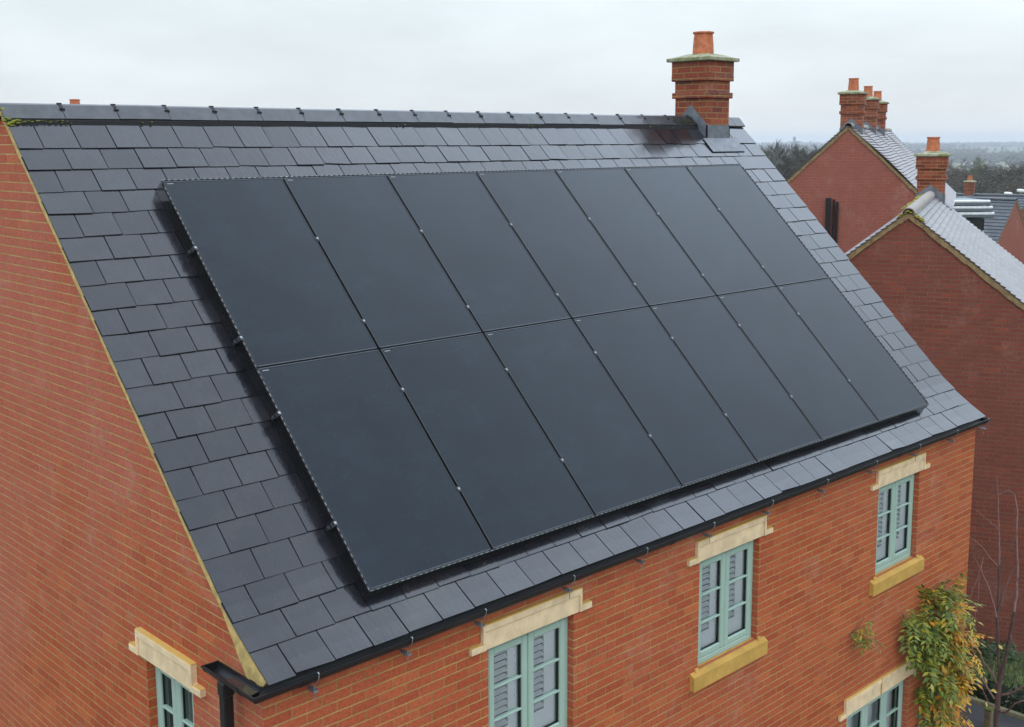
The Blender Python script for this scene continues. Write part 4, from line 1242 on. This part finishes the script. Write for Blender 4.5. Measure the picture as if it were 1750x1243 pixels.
for px, r0, r1, d0, d1 in [
    ([(1708, 966), (1708, 920), (1706, 860), (1703, 812)], .018, .004, .1, .3),
    ([(1733, 1047), (1738, 1015), (1739, 960), (1737, 900), (1739, 868), (1734, 845), (1722, 838)], .024, .004, -.2, .2),
    ([(1706, 1038), (1712, 1022), (1725, 985), (1737, 965), (1748, 950)], .018, .006, .05, -.5),
    ([(1708, 971), (1695, 957), (1680, 937), (1655, 915)], .012, .004, .1, .5),
    ([(1709, 972), (1720, 950), (1737, 915), (1746, 885)], .012, .004, .1, -.4),
    ([(1703, 1056), (1697, 1027), (1690, 1005), (1682, 986), (1675, 970), (1662, 950)], .014, .003, 0, .5),
    ([(1676, 973), (1666, 1000), (1655, 1030), (1650, 1052)], .007, .003, .4, .3),
    ([(1674, 985), (1672, 1020), (1664, 1068)], .006, .003, .4, .2),
    ([(1676, 972), (1682, 950)], .006, .003, .4, .6),
    ([(1681, 980), (1700, 968), (1722, 955)], .005, .002, .35, .1),
    ([(1706, 905), (1690, 890), (1668, 872)], .008, .003, .2, .5),
    ([(1705, 845), (1715, 842), (1727, 838)], .006, .002, .25, .3),
    ([(1739, 905), (1746, 890), (1752, 880)], .008, .003, .0, -.2),
    ([(1700, 1195), (1690, 1180), (1679, 1160), (1670, 1135), (1661, 1105), (1655, 1078)], .020, .005, 0, .6),
    ([(1706, 1170), (1696, 1150), (1682, 1133), (1670, 1108), (1660, 1082)], .019, .005, 0, .2),
    ([(1701, 1210), (1690, 1202), (1680, 1180), (1676, 1160)], .014, .004, 0, -.3),
    ([(1709, 1189), (1730, 1184), (1742, 1178), (1756, 1168)], .024, .013, 0, -.4),
    ([(1707, 1214), (1716, 1218), (1724, 1214), (1734, 1203), (1756, 1195)], .022, .012, 0, -.7),
    ([(1738, 992), (1746, 985), (1756, 982)], .010, .004, -.1, -.4),
    ([(1731, 1062), (1745, 1058), (1756, 1048)], .010, .004, -.2, -.5),
    ([(1727, 1085), (1740, 1118), (1752, 1112)], .007, .003, -.2, -.3),
    ([(1705, 1118), (1698, 1112), (1688, 1102)], .008, .003, .05, .3),
    ([(1706, 1120), (1714, 1108), (1718, 1098)], .008, .003, .05, -.1),
    ([(1703, 1130), (1694, 1140), (1684, 1146)], .007, .003, .05, .3)]:
    b = MB(); p, r = br(twist(px), r0 * .72, r1 * .8, d0, d1); b.tube(p, r, 6)
    b.build('branch', simple('twig_bark', (.20, .115, .10), .75, var=.3, scale=20) if 'twig' not in M else M['twig'], tree)
    if 'twig' not in M: M['twig'] = bpy.data.materials['twig_bark']
lf = MB(); rnd = random.Random(4)
for (u, v) in ((1710, 1106), (1700, 1182), (1686, 1204), (1650, 1170), (1697, 1180)):
    c = at_px(u, v, D0 - .05); d = Vector((rnd.gauss(0, 1), rnd.gauss(0, 1), .3)).normalized(); e = d.orthogonal().normalized(); s = .045
    lf.add([c - d * s, c + e * s * .5, c + d * s, c - e * s * .5], [(0, 1, 2, 3)])
lf.build('leaf', simple('yellow_leaf', (.55, .42, .10), .6), tree)

# ------------------------------------------------------------------ climber on the front wall
def creeper(name, label, pts, n, seed, stems, spread, ls=1.0):
    rnd = random.Random(seed)
    base = thing(name, (pts[0][0], YW, G), label, 'climber')
    mats = [leaf_mat(name + '_green', [(.05, .095, .010), (.13, .18, .018), (.08, .13, .010), (.24, .26, .024), (.36, .32, .034)]),
            leaf_mat(name + '_gold', [(.25, .24, .02), (.50, .32, .02), (.66, .32, .015), (.60, .22, .012), (.34, .26, .02)])]
    fol = MB()
    for _ in range(n):
        # choose along the polyline of clumps
        x, z, rx_, rz, gold, wgt = rnd.choices(pts, weights=[p[5] for p in pts])[0]
        while True:
            a, c = rnd.uniform(-1, 1), rnd.uniform(-1, 1)
            if a * a + c * c < 1: break
        px, pz = x + a * rx_, z + c * rz
        py = YW - .03 - abs(rnd.gauss(0, .5)) * spread * (1 - .5 * (a * a + c * c))
        g = 1 if rnd.random() < gold * (.9 + .8 * (a > 0)) else 0
        # a pinnate leaf hanging out from the wall
        ax = Vector((rnd.gauss(0, 1.0), -abs(rnd.gauss(.6, .4)), rnd.gauss(-.30, .65))).normalized()
        ls_ = ls * rnd.uniform(.65, 1.2); L = rnd.uniform(.17, .30) * ls_; side = ax.cross(Vector((0, 0, 1))).normalized()
        if side.length < .1: side = Vector((1, 0, 0))
        nrm = side.cross(ax).normalized()
        k = rnd.choice((4, 5, 6)); o = Vector((px, py, pz))
        for i in range(k + 1):
            f = (i + .6) / (k + .6); q = o + ax * L * f + Vector((0, 0, -.06 * f * f))
            for sgn in ((-1, 1) if i < k else (0,)):
                d = (side * sgn * .9 + ax * (.55 if sgn else 1) + nrm * rnd.uniform(-.35, .1)).normalized()
                l = rnd.uniform(.058, .105) * ls_; w = d.cross(nrm).normalized() * l * .21
                tip = q + d * l + Vector((0, 0, -.012)); mid = q + d * l * .45
                fol.add([q, mid + w, tip, mid - w], [(0, 1, 2, 3)], mi=g)
    fol.build('foliage', mats, base, uv=False)
    st = MB()
    for s_ in stems:
        P_ = [Vector(p) for p in s_[0]]; full = []
        for a, b_ in zip(P_[:-1], P_[1:]):
            for i in range(5):
                full.append(a.lerp(b_, i / 5) + Vector((rnd.uniform(-.015, .015), rnd.uniform(-.008, .004), 0)))
        full.append(P_[-1]); st.tube(full, [s_[1] + (s_[2] - s_[1]) * i / (len(full) - 1) for i in range(len(full))], 6)
    st.build('stem', simple(name + '_bark', (.10, .065, .045), .9, var=.4, scale=25), base)
    return base
creeper('wisteria', 'large green and golden climber with pinnate leaves on the wall corner', [
    (8.93, -2.18, 0.25, .22, .05, 1.0), (9.12, -2.32, 0.22, .20, .20, .7), (8.74, -2.60, 0.23, .24, .05, 1.0), (8.46, -2.42, .18, .16, .08, .75),
    (9.12, -2.72, 0.31, .28, .40, 1.5), (9.39, -2.85, 0.22, .30, .85, 1.0), (8.98, -3.12, 0.23, .24, .15, 1.0), (9.23, -3.28, 0.25, .28, .65, 1.0),
    (8.98, -3.62, 0.16, .20, .25, .5), (9.29, -3.80, 0.25, .28, .75, .9), (9.06, -4.22, 0.20, .28, .40, .6), (9.33, -4.30, 0.23, .32, .85, .9), (9.28, -4.9, 0.25, .3, .7, .5),
    (9.40, -2.25, 0.09, .08, .06, .14), (8.30, -2.20, 0.08, .08, .05, .14)], 480, 5,
    [([(9.45, YW - .05, G), (9.40, YW - .05, -4.3), (9.25, YW - .04, -3.4), (9.1, YW - .04, -2.75), (9.02, YW - .04, -2.45)], .03, .008),
     ([(9.40, YW - .05, -4.3), (9.45, YW - .05, -3.6), (9.48, YW - .05, -3.0), (9.42, YW - .04, -2.5)], .02, .006),
     ([(9.25, YW - .04, -3.4), (8.95, YW - .04, -3.0), (8.6, YW - .04, -2.6), (8.3, YW - .03, -2.2)], .014, .005),
     ([(9.5, YW - .06, G), (9.55, YW - .06, -4.5), (9.35, YW - .05, -3.8), (9.05, YW - .04, -3.3)], .016, .006)], .33, 1.1)
creeper('climber_sprig', 'small green climber sprig alone on the brick wall between two windows', [(7.28, -2.08, .09, .05, .06, 1.0), (7.44, -1.98, .04, .04, .2, .4), (7.34, -2.18, .03, .04, .05, .25)], 20, 8,
    [([(7.20, YW - .01, -2.12), (7.30, YW - .03, -2.06), (7.42, YW - .03, -1.98)], .006, .003)], .10, .62)

# ------------------------------------------------------------------ winter trees beyond the roofs
def tree_mesh(seed, H=9, spread=.38, dens=1.0, twig=.5, up=.35):
    rnd = random.Random(seed); tk = MB(); cr = MB()
    def grow(p, d, L, r, lvl):
        n = 3; pts = [p]; q = p.copy(); dd = d.copy()
        for i in range(n):
            dd = (dd + Vector((rnd.gauss(0, .13), rnd.gauss(0, .13), rnd.gauss(.03, .08)))).normalized(); q = q + dd * L / n; pts.append(q.copy())
        (tk if lvl < 2 else cr).tube(pts, [r * (1 - .5 * i / n) for i in range(n + 1)], 5 if lvl < 2 else 3, False)
        if lvl >= 4:
            return
        k = {0: 7, 1: 5, 2: 4, 3: 4}[lvl]
        for i in range(int(k * (dens if lvl > 1 else 1))):
            f = rnd.uniform(.35 if lvl else .28, 1); idx = min(n - 1, int(f * n)); o = pts[idx].lerp(pts[idx + 1], f * n - idx)
            az = rnd.uniform(0, 6.28); sp = rnd.uniform(.5, 1.05) if lvl else rnd.uniform(.45, .95)
            a = dd.orthogonal().normalized(); b_ = dd.cross(a)
            nd_ = (dd * math.cos(sp) + (a * math.cos(az) + b_ * math.sin(az)) * math.sin(sp) + Vector((0, 0, up * .5))).normalized()
            grow(o, nd_, L * rnd.uniform(.45, .68), r * .5, lvl + 1)
        if lvl >= 2:
            for i in range(int(11 * dens)):
                f = rnd.uniform(.2, 1); idx = min(n - 1, int(f * n)); o = pts[idx].lerp(pts[idx + 1], f * n - idx)
                t_ = (dd + Vector((rnd.gauss(0, .7), rnd.gauss(0, .7), rnd.gauss(.2, .6)))).normalized(); l = twig * rnd.uniform(.5, 1.3)
                s_ = t_.orthogonal().normalized() * .013
                cr.add([o - s_, o + s_, o + t_ * l], [(0, 1, 2)])
    grow(Vector((0, 0, 0)), Vector((0, 0, 1)), H * .52, H * .022, 0)
    return tk, cr
M['bark_far'] = simple('winter_bark', (.085, .08, .07), .9, var=.2)
twc = [(.115, .11, .085), (.14, .125, .10), (.10, .10, .07)]
def tree_kind(seed, col, **kw):
    tk, cr = tree_mesh(seed, **kw)
    a = tk.build('trunk', M['bark_far'], uv=False); b = cr.build('crown', simple('twigs_%d' % seed, col, .9, var=.3, scale=.6), uv=False)
    me = (a.data, b.data); bpy.data.objects.remove(a); bpy.data.objects.remove(b); return me
KIND = {'olive': tree_kind(1, (.085, .072, .036), dens=1.35, twig=.7), 'brown': tree_kind(2, (.11, .072, .050), dens=1.3, twig=.6),
        'pale': tree_kind(3, (.14, .14, .125), dens=.8, twig=.5), 'dark': tree_kind(4, (.060, .052, .036), dens=1.5, twig=.8, up=.2), 'ivy': tree_kind(5, (.10, .11, .035), dens=1.5, twig=.8)}
def put_tree(kind, u, vtop, depth, label, wscale=1.0, rot=0, group=None, nm='winter_tree'):
    top = at_px(u, vtop, depth); zb = tz(top); H = top.z - zb
    t = thing(nm, (top.x, top.y, zb), label, 'tree', group)
    s_ = H / 9.0 * 1.02
    t.scale = (s_ * wscale, s_ * wscale, s_); t.rotation_euler = (0, 0, rot)
    for part, me in zip(('trunk', 'crown'), KIND[kind]):
        o = bpy.data.objects.new(part, me); COL.objects.link(o); o.parent = t
    return t
put_tree('pale', 1321, 240, 118, 'pale see-through bare tree just right of the slate verge', .8, .5)
put_tree('dark', 1346, 243, 125, 'dark bushy bare tree beneath the pylon, left of the brick gable', 1.15, 1.2)
put_tree('dark', 1371, 247, 130, 'dark round bare tree touching the pale one beneath the pylon lines', 1.1, 3.2)
put_tree('olive', 1396, 250, 140, 'grey-green tree half behind the left slope of the tall brick gable', 1.0, 2.2)
put_tree('brown', 1333, 246, 128, 'brown bare tree between the pale one and the slate verge', 1.2, 4.0)
put_tree('olive', 1358, 244, 133, 'tallest grey-brown tree right under the pylon', 1.2, 5.1)
put_tree('dark', 1384, 246, 136, 'dense dark tree nearest the tall brick gable, beside the pylon', 1.2, 0.7)
put_tree('brown', 1568, 247, 105, 'brown bare tree behind the nearest orange chimney pot', .9, .4)
put_tree('brown', 1640, 268, 150, 'reddish brown bare tree just right of the mossy chimney cap', 1.0, 1.4)
put_tree('ivy', 1667, 272, 150, 'yellow-green ivy-clad tree standing amid the brown wood', .85, 2.0)
put_tree('olive', 1729, 262, 140, 'largest grey-green tree crown at the right edge of the view', 1.35, 2.8)
put_tree('dark', 1700, 284, 145, 'dark low tree left of the largest crown', 1.2, .9)
# the wood behind reads as one mass
def wood():
    rnd = random.Random(77); vs = []; fs = []; n = 0
    protos = [KIND[k][1] for k in ('olive', 'brown', 'dark', 'brown')]
    pd = [([v.co.copy() for v in me.vertices], [tuple(p.vertices) for p in me.polygons]) for me in protos]
    mb = MB()
    spots = []
    for k in range(46):
        spots.append((rnd.uniform(1500, 1790), rnd.uniform(284, 300), rnd.uniform(125, 190)))
    for k in range(34):
        spots.append((rnd.uniform(1285, 1425), rnd.uniform(250, 274), rnd.uniform(135, 190)))
    for u, v, d in spots:
        top = at_px(u, v, d); zb = tz(top); H = (top.z - zb) / 9.0 * rnd.uniform(.9, 1.1); w = H * rnd.uniform(.95, 1.4)
        V, F = rnd.choice(pd); a = rnd.uniform(0, 6.28); ca, sa = math.cos(a), math.sin(a)
        n0 = len(vs)
        vs += [(top.x + (p.x * ca - p.y * sa) * w, top.y + (p.x * sa + p.y * ca) * w, zb + p.z * H) for p in V]
        fs += [tuple(i + n0 for i in f) for f in F]
    me = bpy.data.meshes.new('woodland'); me.from_pydata(vs, [], fs); me.update()
    me.materials.append(simple('wood_twigs', (.082, .062, .040), .9, var=.45, scale=.12))
    o = bpy.data.objects.new('woodland', me); COL.objects.link(o)
    tag(o, 'brown winter wood spreading behind the slate roofs', 'woodland', kind='stuff')
    # undergrowth under the trees
    mb = MB()
    for k in range(42000):
        u = rnd.uniform(1480, 1800) if k < 34000 else rnd.uniform(1270, 1430); d = rnd.uniform(110, 185); p = at_px(u, 300, d); z = tz(p)
        c = Vector((p.x, p.y, z + rnd.triangular(0, 6.5, 1)))
        dr = Vector((rnd.gauss(0, 1), rnd.gauss(0, 1), rnd.gauss(0, 1))).normalized(); e = dr.orthogonal().normalized(); s_ = rnd.uniform(.07, .22)
        mb.add([c - dr * s_, c + e * s_ * .22, c + dr * s_, c - e * s_ * .2], [(0, 1, 2, 3)])
    o = mb.build('undergrowth', simple('undergrowth', (.062, .055, .036), .95, var=.6, scale=.25), uv=False)
    tag(o, 'tangled dark undergrowth beneath the winter wood', 'undergrowth', kind='stuff')
wood()

# ------------------------------------------------------------------ haze
HAZE = True
if HAZE:
    mb = MB(); mb.box((-4200, -4200, -90), (4200, 4200, 16))
    mt = bpy.data.materials.new('haze'); mt.use_nodes = True; nd = mt.node_tree.nodes; lk = mt.node_tree.links
    nd.remove(nd['Principled BSDF'])
    pv = nd.new('ShaderNodeVolumePrincipled'); pv.inputs['Color'].default_value = (.90, .95, 1.0, 1); pv.inputs['Density'].default_value = .00042; pv.inputs['Anisotropy'].default_value = .0
    lk.new(pv.outputs[0], nd['Material Output'].inputs['Volume'])
    o = mb.build('haze', mt, uv=False); o['kind'] = 'stuff'
